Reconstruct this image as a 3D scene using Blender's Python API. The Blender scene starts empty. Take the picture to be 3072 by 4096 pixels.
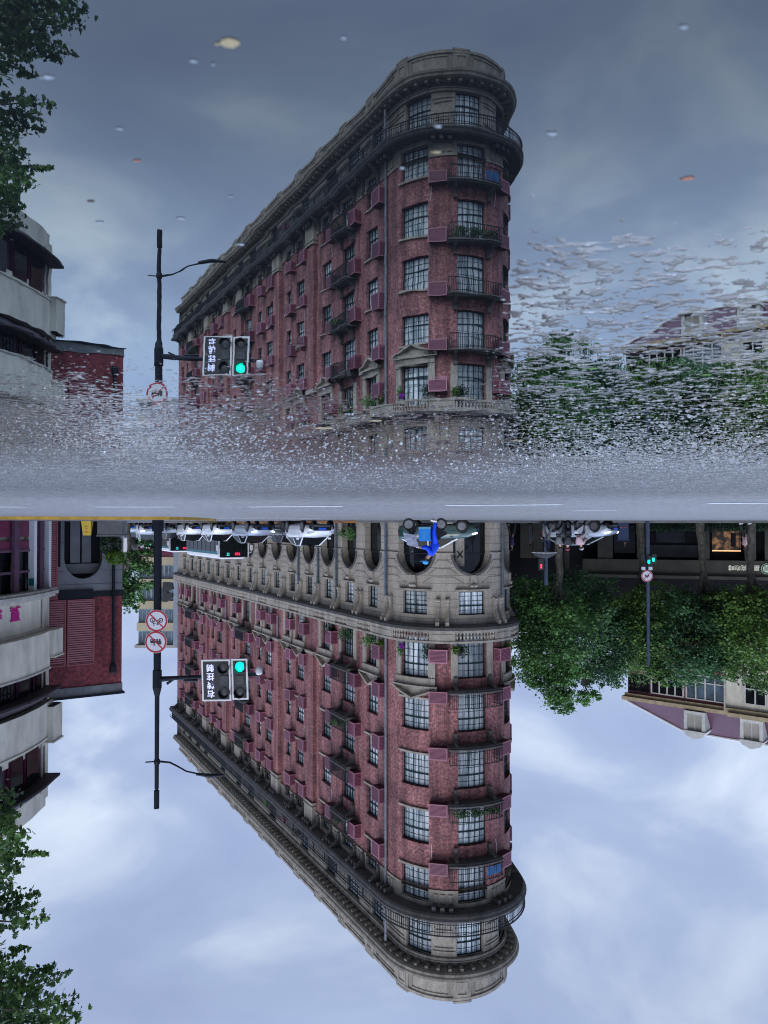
import bpy, bmesh, math, random
import numpy as np
from mathutils import Vector, Matrix
R = math.radians
C = bpy.context.scene.collection
SC = bpy.context.scene
random.seed(7)

# ------------------------------------------------------------------ camera (held upside down, just above the puddle)
F = 3077.0; HZ = 2100.0; CAMH = 0.27
PITCH = math.atan((HZ-2048)/F)
cam = bpy.data.cameras.new('camera'); camo = bpy.data.objects.new('camera', cam); C.objects.link(camo)
cam.sensor_fit = 'VERTICAL'; cam.sensor_height = 36.0; cam.lens = 36.0*F/4096
cam.clip_start = 0.02; cam.clip_end = 5000
camo.matrix_world = Matrix.Translation((0, 0, CAMH)) @ Matrix.Rotation(R(90)-PITCH, 4, 'X') @ Matrix.Rotation(R(180), 4, 'Z')
cam.dof.use_dof = True; cam.dof.focus_distance = 5.0; cam.dof.aperture_fstop = 10.0
SC.camera = camo

# ------------------------------------------------------------------ overcast sky and soft sun
SUN_EL, SUN_ROT = R(42), R(158)
w = bpy.data.worlds.new('World'); SC.world = w; w.use_nodes = True
nt = w.node_tree; nt.nodes.clear()
def N(t, **k):
    n = nt.nodes.new(t)
    for a, b in k.items(): setattr(n, a, b)
    return n
L = lambda a, b: nt.links.new(a, b)
out = N('ShaderNodeOutputWorld'); bg = N('ShaderNodeBackground'); bg.inputs[1].default_value = 0.1
sky = N('ShaderNodeTexSky', sky_type='NISHITA', sun_disc=False, sun_elevation=SUN_EL, sun_rotation=SUN_ROT)
sky.air_density = 1.5; sky.dust_density = 3.0
geo = N('ShaderNodeTexCoord')
sep = N('ShaderNodeSeparateXYZ'); L(geo.outputs['Generated'], sep.inputs[0])
mz = N('ShaderNodeMath', operation='ADD'); mz.inputs[1].default_value = 0.35; L(sep.outputs[2], mz.inputs[0])
ma = N('ShaderNodeMath', operation='MAXIMUM'); ma.inputs[1].default_value = 0.1; L(mz.outputs[0], ma.inputs[0])
dx = N('ShaderNodeMath', operation='DIVIDE'); L(sep.outputs[0], dx.inputs[0]); L(ma.outputs[0], dx.inputs[1])
dy = N('ShaderNodeMath', operation='DIVIDE'); L(sep.outputs[1], dy.inputs[0]); L(ma.outputs[0], dy.inputs[1])
cmb = N('ShaderNodeCombineXYZ'); L(dx.outputs[0], cmb.inputs[0]); L(dy.outputs[0], cmb.inputs[1])
n1 = N('ShaderNodeTexNoise'); n1.inputs['Scale'].default_value = 2.6; n1.inputs['Detail'].default_value = 5.0
n1.inputs['Roughness'].default_value = 0.48; n1.inputs['Distortion'].default_value = 0.5; L(cmb.outputs[0], n1.inputs['Vector'])
cr = N('ShaderNodeValToRGB'); L(n1.outputs[0], cr.inputs[0])
cr.color_ramp.elements[0].position = 0.33; cr.color_ramp.elements[0].color = (0.325, 0.41, 0.65, 1)
cr.color_ramp.elements[1].position = 0.70; cr.color_ramp.elements[1].color = (0.69, 0.79, 0.95, 1)
e = cr.color_ramp.elements.new(0.52); e.color = (0.41, 0.51, 0.745, 1)
# brighter towards the horizon
hr = N('ShaderNodeMapRange'); hr.inputs[1].default_value = 0.0; hr.inputs[2].default_value = 0.55
hr.inputs[3].default_value = 12.4; hr.inputs[4].default_value = 9.6; L(sep.outputs[2], hr.inputs[0])
hz = N('ShaderNodeMapRange'); hz.interpolation_type = 'SMOOTHSTEP'; hz.inputs[1].default_value = 0.50; hz.inputs[2].default_value = 0.88; hz.inputs[3].default_value = 1.0; hz.inputs[4].default_value = 4.2; L(sep.outputs[2], hz.inputs[0])
hm = N('ShaderNodeMath', operation='MULTIPLY'); L(hr.outputs[0], hm.inputs[0]); L(hz.outputs[0], hm.inputs[1])
sc_ = N('ShaderNodeVectorMath', operation='SCALE'); L(cr.outputs[0], sc_.inputs[0]); L(hm.outputs[0], sc_.inputs['Scale'])
mx = N('ShaderNodeMix', data_type='RGBA'); mx.inputs[0].default_value = 0.93
L(sky.outputs[0], mx.inputs[6]); L(sc_.outputs[0], mx.inputs[7]); L(mx.outputs[2], bg.inputs[0]); L(bg.outputs[0], out.inputs[0])
sun = bpy.data.lights.new('sun', 'SUN'); sun.energy = 1.2; sun.angle = R(35); sun.color = (1, 0.96, 0.9)
suno = bpy.data.objects.new('sun', sun); C.objects.link(suno)
sd = Vector((math.sin(SUN_ROT)*math.cos(SUN_EL), math.cos(SUN_ROT)*math.cos(SUN_EL), math.sin(SUN_EL)))
suno.rotation_euler = sd.to_track_quat('Z', 'Y').to_euler()
vs = SC.view_settings; vs.view_transform = 'Standard'; vs.look = 'None'; vs.exposure = 0.0; vs.gamma = 1.0
SC.cycles.max_bounces = 8; SC.cycles.filter_width = 1.05; SC.cycles.caustics_reflective = False; SC.cycles.caustics_refractive = False

# ------------------------------------------------------------------ helpers
def pt(x, y, Y):
    """point at depth Y seen at photo pixel (x, y)"""
    u = (1536-x)/F; v = (y-2048)/F
    d = Vector((0, math.cos(PITCH), -math.sin(PITCH))) + Vector((u, 0, 0)) + v*Vector((0, math.sin(PITCH), math.cos(PITCH)))
    return Vector((0, 0, CAMH)) + d*(Y/d.y)
def zz(y, Y): return pt(1536, y, Y).z
def xx(x, Y): return (1536-x)/F*Y

class MB:
    def __init__(s): s.v = []; s.f = []; s.m = []; s.uv = []
    def add(s, vs, fs, mi=0, uvs=None):
        b = len(s.v); s.v += [tuple(p) for p in vs]
        for k, f in enumerate(fs):
            s.f.append(tuple(b+i for i in f)); s.m.append(mi); s.uv.append(uvs[k] if uvs else None)
    def box(s, x0, x1, y0, y1, z0, z1, mi=0, M=None):
        vs = [Vector((x, y, z)) for z in (z0, z1) for y in (y0, y1) for x in (x0, x1)]
        if M is not None: vs = [M @ p for p in vs]
        s.add(vs, [(0,2,3,1), (4,5,7,6), (0,1,5,4), (2,6,7,3), (0,4,6,2), (1,3,7,5)], mi)
    def quad(s, a, b, c, d, mi=0): s.add([a, b, c, d], [(0, 1, 2, 3)], mi)
    def poly(s, pts, mi=0): s.add(pts, [tuple(range(len(pts)))], mi)
    def prism(s, pts, d, mi=0):
        """closed outline pts (3D) extruded by vector d"""
        n = len(pts); d = Vector(d); a = [Vector(p) for p in pts]; vs = a + [p+d for p in a]
        s.add(vs, [tuple(range(n))[::-1], tuple(range(n, 2*n))] + [(i, (i+1) % n, n+(i+1) % n, n+i) for i in range(n)], mi)
    def tube(s, pts, r, n=8, mi=0, cap=True):
        pts = [Vector(p) for p in pts]; rr = r if isinstance(r, (list, tuple)) else [r]*len(pts)
        vs = []; up0 = None
        for i, p in enumerate(pts):
            t = (pts[min(i+1, len(pts)-1)]-pts[max(i-1, 0)])
            if t.length < 1e-9: t = Vector((0, 0, 1))
            t.normalize()
            a = Vector((0, 0, 1)) if abs(t.z) < .9 else Vector((1, 0, 0))
            if up0 is not None: a = up0
            x = (a - t*a.dot(t)); x.normalize(); y = t.cross(x); up0 = x
            for k in range(n):
                q = 2*math.pi*k/n; vs.append(p + (x*math.cos(q)+y*math.sin(q))*rr[i])
        fs = [(i*n+k, i*n+(k+1) % n, (i+1)*n+(k+1) % n, (i+1)*n+k) for i in range(len(pts)-1) for k in range(n)]
        if cap: fs += [tuple(range(n))[::-1], tuple((len(pts)-1)*n+k for k in range(n))]
        s.add(vs, fs, mi)
    def lathe(s, prof, n=10, M=None, mi=0):
        """prof: (r, z) pairs around the local Z axis"""
        vs = []
        for r, z in prof:
            for k in range(n):
                q = 2*math.pi*k/n; p = Vector((r*math.cos(q), r*math.sin(q), z)); vs.append(M @ p if M is not None else p)
        m = len(prof)
        fs = [(i*n+k, i*n+(k+1) % n, (i+1)*n+(k+1) % n, (i+1)*n+k) for i in range(m-1) for k in range(n)]
        fs += [tuple(range(n))[::-1], tuple((m-1)*n+k for k in range(n))]
        s.add(vs, fs, mi)
    def build(s, name, mats, parent=None, smooth=False):
        me = bpy.data.meshes.new(name); me.from_pydata(s.v, [], s.f)
        for m in (mats if isinstance(mats, (list, tuple)) else [mats]): me.materials.append(m)
        me.polygons.foreach_set('material_index', s.m)
        if smooth: me.polygons.foreach_set('use_smooth', [True]*len(s.f))
        if any(u is not None for u in s.uv):
            l = me.uv_layers.new(name='UVMap'); k = 0; dat = []
            for f, u in zip(s.f, s.uv):
                dat += [c for q in (u or [(0, 0)]*len(f)) for c in q]
            l.data.foreach_set('uv', dat)
        me.update()
        o = bpy.data.objects.new(name, me); C.objects.link(o)
        if parent is not None:
            o.parent = parent; o.matrix_parent_inverse = parent.matrix_basis.inverted() if s.world else Matrix()
        return o
    world = False
def part(mb, name, mats, parent, smooth=False, label=None, world=True):
    """world=True: mesh coordinates are world coordinates"""
    mb.world = world
    o = mb.build(name, mats, parent, smooth)
    if world and parent is not None:
        # keep world coordinates below any chain of parents
        m = Matrix(); p = parent
        chain = []
        while p is not None: chain.append(p); p = p.parent
        for q in reversed(chain): m = m @ q.matrix_parent_inverse @ q.matrix_basis
        o.matrix_parent_inverse = m.inverted()
    if label: o['label'] = label
    return o
def thing(name, label, cat, loc=(0, 0, 0), rz=0, group=None):
    o = bpy.data.objects.new(name, None); C.objects.link(o); o.location = loc; o.rotation_euler = (0, 0, rz)
    o.empty_display_size = .2; o['label'] = label; o['category'] = cat
    if group: o['group'] = group
    return o
def tag(o, label, cat, group=None):
    o['label'] = label; o['category'] = cat
    if group: o['group'] = group
    return o
def struct(o, kind='structure'): o['kind'] = kind; return o
_kids = {}
def kids(o): return list(o.children)
def dup(root, label, loc, rz=0, group=None, scale=None):
    def cp(o, par):
        c = o.copy(); C.objects.link(c); c.parent = par
        for ch in kids(o): cp(ch, c)
        return c
    r = cp(root, None); r.location = loc; r.rotation_euler = (0, 0, rz); r['label'] = label
    if scale: r.scale = scale
    if group: r['group'] = group; root['group'] = group
    return r
def move(root, loc, rz=0): root.location = loc; root.rotation_euler = (0, 0, rz)

# ------------------------------------------------------------------ materials
def newmat(name):
    m = bpy.data.materials.new(name); m.use_nodes = True
    return m, m.node_tree, m.node_tree.nodes['Principled BSDF']
def mat(name, col, rough=.6, metal=0, var=.25, scale=3.0, bump=0, emit=None, estr=1, spec=.5, coat=0, stretch=None, col2=None, detail=5):
    m, t, b = newmat(name)
    b.inputs['Roughness'].default_value = rough; b.inputs['Metallic'].default_value = metal
    b.inputs['Specular IOR Level'].default_value = spec; b.inputs['Coat Weight'].default_value = coat
    b.inputs['Coat Roughness'].default_value = .08
    c2 = col2 or tuple(c*(1-var) for c in col); c1 = col if col2 else tuple(min(1, c*(1+var*.6)) for c in col)
    tc = t.nodes.new('ShaderNodeTexCoord'); no = t.nodes.new('ShaderNodeTexNoise')
    no.inputs['Scale'].default_value = scale; no.inputs['Detail'].default_value = detail; no.inputs['Roughness'].default_value = .65
    v = tc.outputs['Object']
    if stretch:
        mp = t.nodes.new('ShaderNodeMapping'); mp.inputs['Scale'].default_value = stretch; t.links.new(v, mp.inputs[0]); v = mp.outputs[0]
    t.links.new(v, no.inputs['Vector'])
    rp = t.nodes.new('ShaderNodeValToRGB'); rp.color_ramp.elements[0].position = .35; rp.color_ramp.elements[1].position = .68
    rp.color_ramp.elements[0].color = (*c2, 1); rp.color_ramp.elements[1].color = (*c1, 1)
    t.links.new(no.outputs[0], rp.inputs[0]); t.links.new(rp.outputs[0], b.inputs['Base Color'])
    if bump:
        bp = t.nodes.new('ShaderNodeBump'); bp.inputs['Strength'].default_value = bump; bp.inputs['Distance'].default_value = .02
        t.links.new(no.outputs[0], bp.inputs['Height']); t.links.new(bp.outputs[0], b.inputs['Normal'])
    if emit: b.inputs['Emission Color'].default_value = (*emit, 1); b.inputs['Emission Strength'].default_value = estr
    return m
M = {}
M['black'] = mat('black_metal', (.012, .014, .02), .45, var=.3, spec=.15)
M['iron'] = mat('balcony_iron', (.02, .024, .03), .5, var=.3, spec=.15)
M['pole'] = mat('pole_paint', (.010, .013, .022), .4, var=.3, scale=6, spec=.15)
M['frame'] = mat('window_steel', (.015, .035, .045), .45, var=.2, spec=.15)
M['pipe'] = mat('pipe_grey', (.09, .13, .17), .5, var=.35, scale=1.5)
M['pipe2'] = mat('pipe_pale', (.22, .22, .25), .5, var=.35, scale=1.5)
M['white'] = mat('white_paint', (.8, .8, .82), .4, var=.06)
M['cream'] = mat('cream_render', (.66, .62, .52), .75, var=.24, scale=1.3, stretch=(1.1, 1.1, .4), bump=.15)
M['creamtrim'] = mat('cream_trim', (.5, .47, .42), .7, var=.25, scale=3)
M['tile'] = mat('dark_roof_tile', (.035, .028, .035), .55, var=.5, scale=9, spec=.15)
M['void'] = mat('dark_interior', (.012, .013, .017), .6, var=.4, spec=.15)
M['maroon'] = mat('maroon_paint', (.15, .02, .06), .45, var=.25, scale=5)
M['mauve'] = mat('mauve_shutter', (.11, .055, .095), .55, var=.3, scale=5)
M['glassdark'] = mat('dark_glass', (.008, .011, .014), .08, var=.5, scale=2, spec=.35)
M['rubber'] = mat('tyre_rubber', (.012, .012, .013), .7, var=.2)
M['alloy'] = mat('alloy_rim', (.25, .26, .28), .35, metal=.8, var=.3)
M['plate'] = mat('blue_plate', (.02, .12, .65), .4, var=.1)
M['bark'] = mat('plane_bark', (.10, .095, .08), .85, var=.6, scale=4, bump=.4)
M['skin'] = mat('skin', (.45, .26, .18), .55, var=.1)
M['hair'] = mat('hair', (.012, .01, .01), .5, var=.3)

def brick_mat(name, c1, c2, mortar, bump=.3, bw=.24, bh=.075, grime=(.06, .035, .035)):
    m, t, b = newmat(name); n = t.nodes; l = t.links.new
    uv = n.new('ShaderNodeUVMap'); br = n.new('ShaderNodeTexBrick'); l(uv.outputs[0], br.inputs['Vector'])
    br.inputs['Scale'].default_value = 1.0; br.inputs['Brick Width'].default_value = bw; br.inputs['Row Height'].default_value = bh
    br.inputs['Mortar Size'].default_value = .009; br.inputs['Color1'].default_value = (*c1, 1); br.inputs['Color2'].default_value = (*c2, 1)
    br.inputs['Mortar'].default_value = (*mortar, 1); br.inputs['Bias'].default_value = -.2
    no = n.new('ShaderNodeTexNoise'); l(uv.outputs[0], no.inputs['Vector']); no.inputs['Scale'].default_value = .55; no.inputs['Detail'].default_value = 7; no.inputs['Roughness'].default_value = .7
    rp = n.new('ShaderNodeValToRGB'); l(no.outputs[0], rp.inputs[0]); rp.color_ramp.elements[0].position = .42; rp.color_ramp.elements[1].position = .72
    rp.color_ramp.elements[0].color = (1, 1, 1, 1); rp.color_ramp.elements[1].color = (.42, .38, .42, 1)
    no2 = n.new('ShaderNodeTexNoise'); l(uv.outputs[0], no2.inputs['Vector']); no2.inputs['Scale'].default_value = 6; no2.inputs['Detail'].default_value = 3
    r2 = n.new('ShaderNodeValToRGB'); l(no2.outputs[0], r2.inputs[0]); r2.color_ramp.elements[0].position = .35; r2.color_ramp.elements[1].position = .7
    r2.color_ramp.elements[0].color = (.62, .6, .62, 1); r2.color_ramp.elements[1].color = (1.7, 1.65, 1.6, 1)
    a = n.new('ShaderNodeMix'); a.data_type = 'RGBA'; a.blend_type = 'MULTIPLY'; a.inputs[0].default_value = 1; l(br.outputs[0], a.inputs[6]); l(rp.outputs[0], a.inputs[7])
    a2 = n.new('ShaderNodeMix'); a2.data_type = 'RGBA'; a2.blend_type = 'MULTIPLY'; a2.inputs[0].default_value = 1; l(a.outputs[2], a2.inputs[6]); l(r2.outputs[0], a2.inputs[7])
    ms = n.new('ShaderNodeMapping'); ms.inputs['Scale'].default_value = (1.1, .09, 1); l(uv.outputs[0], ms.inputs[0]); n3 = n.new('ShaderNodeTexNoise'); n3.inputs['Scale'].default_value = 1.6; n3.inputs['Detail'].default_value = 6; l(ms.outputs[0], n3.inputs['Vector'])
    r3 = n.new('ShaderNodeValToRGB'); l(n3.outputs[0], r3.inputs[0]); r3.color_ramp.elements[0].position = .38; r3.color_ramp.elements[1].position = .62; r3.color_ramp.elements[0].color = (.6, .56, .6, 1); r3.color_ramp.elements[1].color = (1.15, 1.12, 1.1, 1)
    a4 = n.new('ShaderNodeMix'); a4.data_type = 'RGBA'; a4.blend_type = 'MULTIPLY'; a4.inputs[0].default_value = 1; l(a2.outputs[2], a4.inputs[6]); l(r3.outputs[0], a4.inputs[7])
    l(a4.outputs[2], b.inputs['Base Color']); b.inputs['Roughness'].default_value = .8
    bp = n.new('ShaderNodeBump'); bp.inputs['Strength'].default_value = bump; bp.inputs['Distance'].default_value = .01; l(br.outputs[1], bp.inputs['Height']); bp.invert = True; l(bp.outputs[0], b.inputs['Normal'])
    return m
M['brick'] = brick_mat('red_brick', (.35, .12, .122), (.215, .07, .078), (.38, .27, .255))
M['brick2'] = brick_mat('small_red_brick', (.26, .045, .055), (.20, .033, .045), (.14, .05, .05), bw=.26, bh=.08)
def stone_mat(name, col, joint=None, dark=.45):
    m, t, b = newmat(name); n = t.nodes; l = t.links.new
    tc = n.new('ShaderNodeTexCoord')
    no = n.new('ShaderNodeTexNoise'); no.inputs['Scale'].default_value = 1.1; no.inputs['Detail'].default_value = 8; no.inputs['Roughness'].default_value = .7
    mp = n.new('ShaderNodeMapping'); mp.inputs['Scale'].default_value = (1.6, 1.6, .5); l(tc.outputs['Object'], mp.inputs[0]); l(mp.outputs[0], no.inputs['Vector'])
    rp = n.new('ShaderNodeValToRGB'); l(no.outputs[0], rp.inputs[0]); rp.color_ramp.elements[0].position = .33; rp.color_ramp.elements[1].position = .66
    rp.color_ramp.elements[0].color = (*[c*dark for c in col], 1); rp.color_ramp.elements[1].color = (*col, 1)
    no2 = n.new('ShaderNodeTexNoise'); no2.inputs['Scale'].default_value = 14; no2.inputs['Detail'].default_value = 4; l(tc.outputs['Object'], no2.inputs['Vector'])
    r2 = n.new('ShaderNodeValToRGB'); l(no2.outputs[0], r2.inputs[0]); r2.color_ramp.elements[0].position = .3; r2.color_ramp.elements[1].position = .7
    r2.color_ramp.elements[0].color = (.75, .75, .75, 1); r2.color_ramp.elements[1].color = (1.15, 1.15, 1.15, 1)
    a = n.new('ShaderNodeMix'); a.data_type = 'RGBA'; a.blend_type = 'MULTIPLY'; a.inputs[0].default_value = 1; l(rp.outputs[0], a.inputs[6]); l(r2.outputs[0], a.inputs[7])
    res = a.outputs[2]
    bp = n.new('ShaderNodeBump'); bp.inputs['Strength'].default_value = .25; bp.inputs['Distance'].default_value = .02; l(no2.outputs[0], bp.inputs['Height'])
    if joint:
        uv = n.new('ShaderNodeUVMap'); br = n.new('ShaderNodeTexBrick'); l(uv.outputs[0], br.inputs['Vector'])
        br.inputs['Scale'].default_value = 1; br.inputs['Brick Width'].default_value = joint[0]; br.inputs['Row Height'].default_value = joint[1]
        br.inputs['Mortar Size'].default_value = .02; br.inputs['Mortar Smooth'].default_value = .3
        br.inputs['Color1'].default_value = (1, 1, 1, 1); br.inputs['Color2'].default_value = (.9, .9, .9, 1); br.inputs['Mortar'].default_value = (.5, .5, .5, 1)
        a3 = n.new('ShaderNodeMix'); a3.data_type = 'RGBA'; a3.blend_type = 'MULTIPLY'; a3.inputs[0].default_value = 1; l(res, a3.inputs[6]); l(br.outputs[0], a3.inputs[7]); res = a3.outputs[2]
    l(res, b.inputs['Base Color']); b.inputs['Roughness'].default_value = .8; l(bp.outputs[0], b.inputs['Normal'])
    return m
M['stone'] = stone_mat('stone_trim', (.50, .45, .38))
M['stonewall'] = stone_mat('rusticated_stone', (.49, .435, .365), joint=(200, .47), dark=.7)
M['stonedark'] = stone_mat('dark_stone', (.15, .145, .14))  # darker, greyer stone for cornice, balconies, brackets and arch mouldings
M['joint'] = mat('stone_joint', (.06, .055, .05), .9)
M['acbox'] = mat('purple_louvre', (.23, .07, .115), .5, var=.15, scale=2)
M['acframe'] = mat('purple_frame', (.40, .17, .23), .5, var=.1, scale=2)
M['acdark'] = mat('louvre_gap_shade', (.07, .022, .038), .6, var=.15, scale=2)  # backing behind the slats, dark purple: slat shade put into the colour
M['concrete'] = mat('grey_concrete', (.18, .19, .195), .8, var=.3, scale=2, bump=.2)
M['marble'] = mat('grey_stone_slab', (.16, .165, .175), .5, var=.25, scale=1.2)
M['louvre'] = mat('red_louvre', (.29, .07, .085), .5, var=.15, scale=2)
M['louvredark'] = mat('red_louvre_gap_shade', (.065, .008, .016), .6, var=.15, scale=2)  # dark red backing: shade between the slats carried by the colour

def vary(m, lo, hi):
    # every copy of the object weathers a little differently
    t = m.node_tree; n = t.nodes; b = n['Principled BSDF']; src = b.inputs['Base Color'].links[0].from_socket
    oi = n.new('ShaderNodeObjectInfo'); mr = n.new('ShaderNodeMapRange'); mr.inputs[3].default_value = lo; mr.inputs[4].default_value = hi; t.links.new(oi.outputs['Random'], mr.inputs[0])
    v = n.new('ShaderNodeVectorMath'); v.operation = 'SCALE'; t.links.new(src, v.inputs[0]); t.links.new(mr.outputs[0], v.inputs['Scale']); t.links.new(v.outputs[0], b.inputs['Base Color'])
for k in ('acbox', 'acframe'): vary(M[k], .7, 1.25)
def curtain_mat():
    m, t, b = newmat('curtained_glass'); n = t.nodes; l = t.links.new
    tc = n.new('ShaderNodeTexCoord'); oi = n.new('ShaderNodeObjectInfo')
    mp = n.new('ShaderNodeMapping'); mp.inputs['Scale'].default_value = (3.5, 3.5, .25); l(tc.outputs['Object'], mp.inputs[0])
    no = n.new('ShaderNodeTexNoise'); no.noise_dimensions = '4D'; no.inputs['Scale'].default_value = 2.2; no.inputs['Detail'].default_value = 3; l(mp.outputs[0], no.inputs['Vector'])
    mu = n.new('ShaderNodeMath'); mu.operation = 'MULTIPLY'; mu.inputs[1].default_value = 37; l(oi.outputs['Random'], mu.inputs[0]); l(mu.outputs[0], no.inputs['W'])
    rp = n.new('ShaderNodeValToRGB'); l(no.outputs[0], rp.inputs[0]); rp.color_ramp.elements[0].position = .4; rp.color_ramp.elements[1].position = .6
    rp.color_ramp.elements[0].color = (.22, .29, .33, 1); rp.color_ramp.elements[1].color = (.80, .86, .90, 1)
    r2 = n.new('ShaderNodeMapRange'); r2.inputs[3].default_value = .3; r2.inputs[4].default_value = 1.4; l(oi.outputs['Random'], r2.inputs[0])
    s = n.new('ShaderNodeVectorMath'); s.operation = 'SCALE'; l(rp.outputs[0], s.inputs[0]); l(r2.outputs[0], s.inputs['Scale'])
    l(s.outputs[0], b.inputs['Base Color']); b.inputs['Roughness'].default_value = .07; b.inputs['Specular IOR Level'].default_value = .9
    return m
M['pane'] = curtain_mat()
# ------------------------------------------------------------------ ground: wet asphalt, puddle, kerbs
def vnoise(X, Y, s, seed):
    x = X/s; y = Y/s; xi = np.floor(x).astype(np.int64); yi = np.floor(y).astype(np.int64); fx = x-xi; fy = y-yi
    fx = fx*fx*(3-2*fx); fy = fy*fy*(3-2*fy)
    def h(a, b):
        k = (a*374761393 + b*668265263 + seed*974634777) & 0xffffffff
        k = ((k ^ (k >> 13))*1274126177) & 0xffffffff
        k = (k ^ (k >> 16)) & 0xffff
        return k/32767.5-1
    return (h(xi, yi)*(1-fx)+h(xi+1, yi)*fx)*(1-fy)+(h(xi, yi+1)*(1-fx)+h(xi+1, yi+1)*fx)*fy
ROADZ = 0.006
def asphalt_mat(fine):
    m, t, b = newmat('wet_asphalt_near' if fine else 'wet_asphalt'); n = t.nodes; l = t.links.new
    tc = n.new('ShaderNodeTexCoord')
    big = n.new('ShaderNodeTexNoise'); big.inputs['Scale'].default_value = .5; big.inputs['Detail'].default_value = 6; l(tc.outputs['Object'], big.inputs['Vector'])
    sm = n.new('ShaderNodeTexNoise'); sm.inputs['Scale'].default_value = 90; sm.inputs['Detail'].default_value = 3; l(tc.outputs['Object'], sm.inputs['Vector'])
    rp = n.new('ShaderNodeValToRGB'); l(sm.outputs[0], rp.inputs[0]); rp.color_ramp.elements[0].position = .35; rp.color_ramp.elements[1].position = .7
    rp.color_ramp.elements[0].color = (.008, .009, .011, 1); rp.color_ramp.elements[1].color = (.07, .072, .078, 1)
    l(rp.outputs[0], b.inputs['Base Color']); b.inputs['Roughness'].default_value = .6
    gl = n.new('ShaderNodeBsdfGlossy'); gl.inputs[0].default_value = (1, .97, .93, 1)
    ln = n.new('ShaderNodeVectorMath'); ln.operation = 'LENGTH'; l(tc.outputs['Object'], ln.inputs[0])
    # the film of water thins out away from the puddle
    rr = n.new('ShaderNodeMapRange'); l(ln.outputs['Value'], rr.inputs[0]); rr.inputs[1].default_value = 2.6; rr.inputs[2].default_value = 9.0
    rr.inputs[3].default_value = -.03; rr.inputs[4].default_value = .36
    r3 = n.new('ShaderNodeMath'); r3.operation = 'MULTIPLY_ADD'; l(big.outputs[0], r3.inputs[0]); r3.inputs[1].default_value = .12; l(rr.outputs[0], r3.inputs[2]); l(r3.outputs[0], gl.inputs['Roughness'])
    ww = n.new('ShaderNodeMapRange'); l(ln.outputs['Value'], ww.inputs[0]); ww.inputs[1].default_value = 2.8; ww.inputs[2].default_value = 6
    ww.inputs[3].default_value = 1.0; ww.inputs[4].default_value = .43
    fz = n.new('ShaderNodeTexNoise'); fz.inputs['Scale'].default_value = 9; fz.inputs['Detail'].default_value = 9; fz.inputs['Roughness'].default_value = .82; l(tc.outputs['Object'], fz.inputs['Vector'])
    bp = n.new('ShaderNodeBump'); bp.inputs['Strength'].default_value = .12 if fine else .7; bp.inputs['Distance'].default_value = .018
    bs = n.new('ShaderNodeMapRange'); l(ln.outputs['Value'], bs.inputs[0]); bs.inputs[1].default_value = 2.6; bs.inputs[2].default_value = 4.6; bs.inputs[3].default_value = .10; bs.inputs[4].default_value = .8; l(bs.outputs[0], bp.inputs['Strength'])
    l(fz.outputs[0], bp.inputs['Height']); l(bp.outputs[0], b.inputs['Normal']); l(bp.outputs[0], gl.inputs['Normal'])
    wet = n.new('ShaderNodeMapRange'); l(fz.outputs[0], wet.inputs[0]); wet.inputs[1].default_value = .42; wet.inputs[2].default_value = .57; wet.inputs[3].default_value = .6 if fine else .5; wet.inputs[4].default_value = 1.15 if fine else 1.15
    lw = n.new('ShaderNodeLayerWeight'); lw.inputs[0].default_value = .5; l(bp.outputs[0], lw.inputs['Normal'])
    fr = n.new('ShaderNodeValToRGB'); l(lw.outputs['Facing'], fr.inputs[0]); el = fr.color_ramp.elements
    el[0].position = 0; el[0].color = (.05, .05, .05, 1); el[1].position = 1; el[1].color = (.97, .97, .97, 1)
    for ps, v_ in ((.3, .34), (.55, .58), (.75, .74), (.9, .88)): q = el.new(ps); q.color = (v_, v_, v_, 1)
    wm = n.new('ShaderNodeMath'); wm.operation = 'MULTIPLY'; l(fr.outputs[0], wm.inputs[0]); l(ww.outputs[0], wm.inputs[1])
    wv = n.new('ShaderNodeMath'); wv.operation = 'MULTIPLY'; l(wm.outputs[0], wv.inputs[0]); l(wet.outputs[0], wv.inputs[1]); wm = wv
    mx = n.new('ShaderNodeMixShader'); l(wm.outputs[0], mx.inputs[0]); l(b.outputs[0], mx.inputs[1]); l(gl.outputs[0], mx.inputs[2]); l(mx.outputs[0], n['Material Output'].inputs[0])
    return m
def water_mat():
    m, t, b = newmat('puddle_water'); n = t.nodes; l = t.links.new
    o = n['Material Output']
    dk = n.new('ShaderNodeBsdfDiffuse'); dk.inputs[0].default_value = (.006, .007, .009, 1)
    gl = n.new('ShaderNodeBsdfGlossy'); gl.inputs['Roughness'].default_value = .0; gl.inputs[0].default_value = (.89, .985, 1, 1)
    tc = n.new('ShaderNodeTexCoord'); no = n.new('ShaderNodeTexNoise'); no.inputs['Scale'].default_value = 9; no.inputs['Detail'].default_value = 2; l(tc.outputs['Object'], no.inputs['Vector'])
    bp = n.new('ShaderNodeBump'); bp.inputs['Strength'].default_value = .05; bp.inputs['Distance'].default_value = .003; l(no.outputs[0], bp.inputs['Height'])
    fw = n.new('ShaderNodeLayerWeight'); fw.inputs[0].default_value = .5
    fr = n.new('ShaderNodeValToRGB'); l(fw.outputs['Facing'], fr.inputs[0]); el = fr.color_ramp.elements
    el[0].position = 0; el[0].color = (.10, .10, .10, 1); el[1].position = 1; el[1].color = (.96, .96, .96, 1)
    for ps, v_ in ((.40, .21), (.56, .37), (.71, .62), (.83, .84)): q = el.new(ps); q.color = (v_, v_, v_, 1)
    l(bp.outputs[0], gl.inputs['Normal'])
    mx = n.new('ShaderNodeMixShader'); l(fr.outputs[0], mx.inputs[0]); l(dk.outputs[0], mx.inputs[1]); l(gl.outputs[0], mx.inputs[2]); l(mx.outputs[0], o.inputs[0])
    return m
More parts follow.
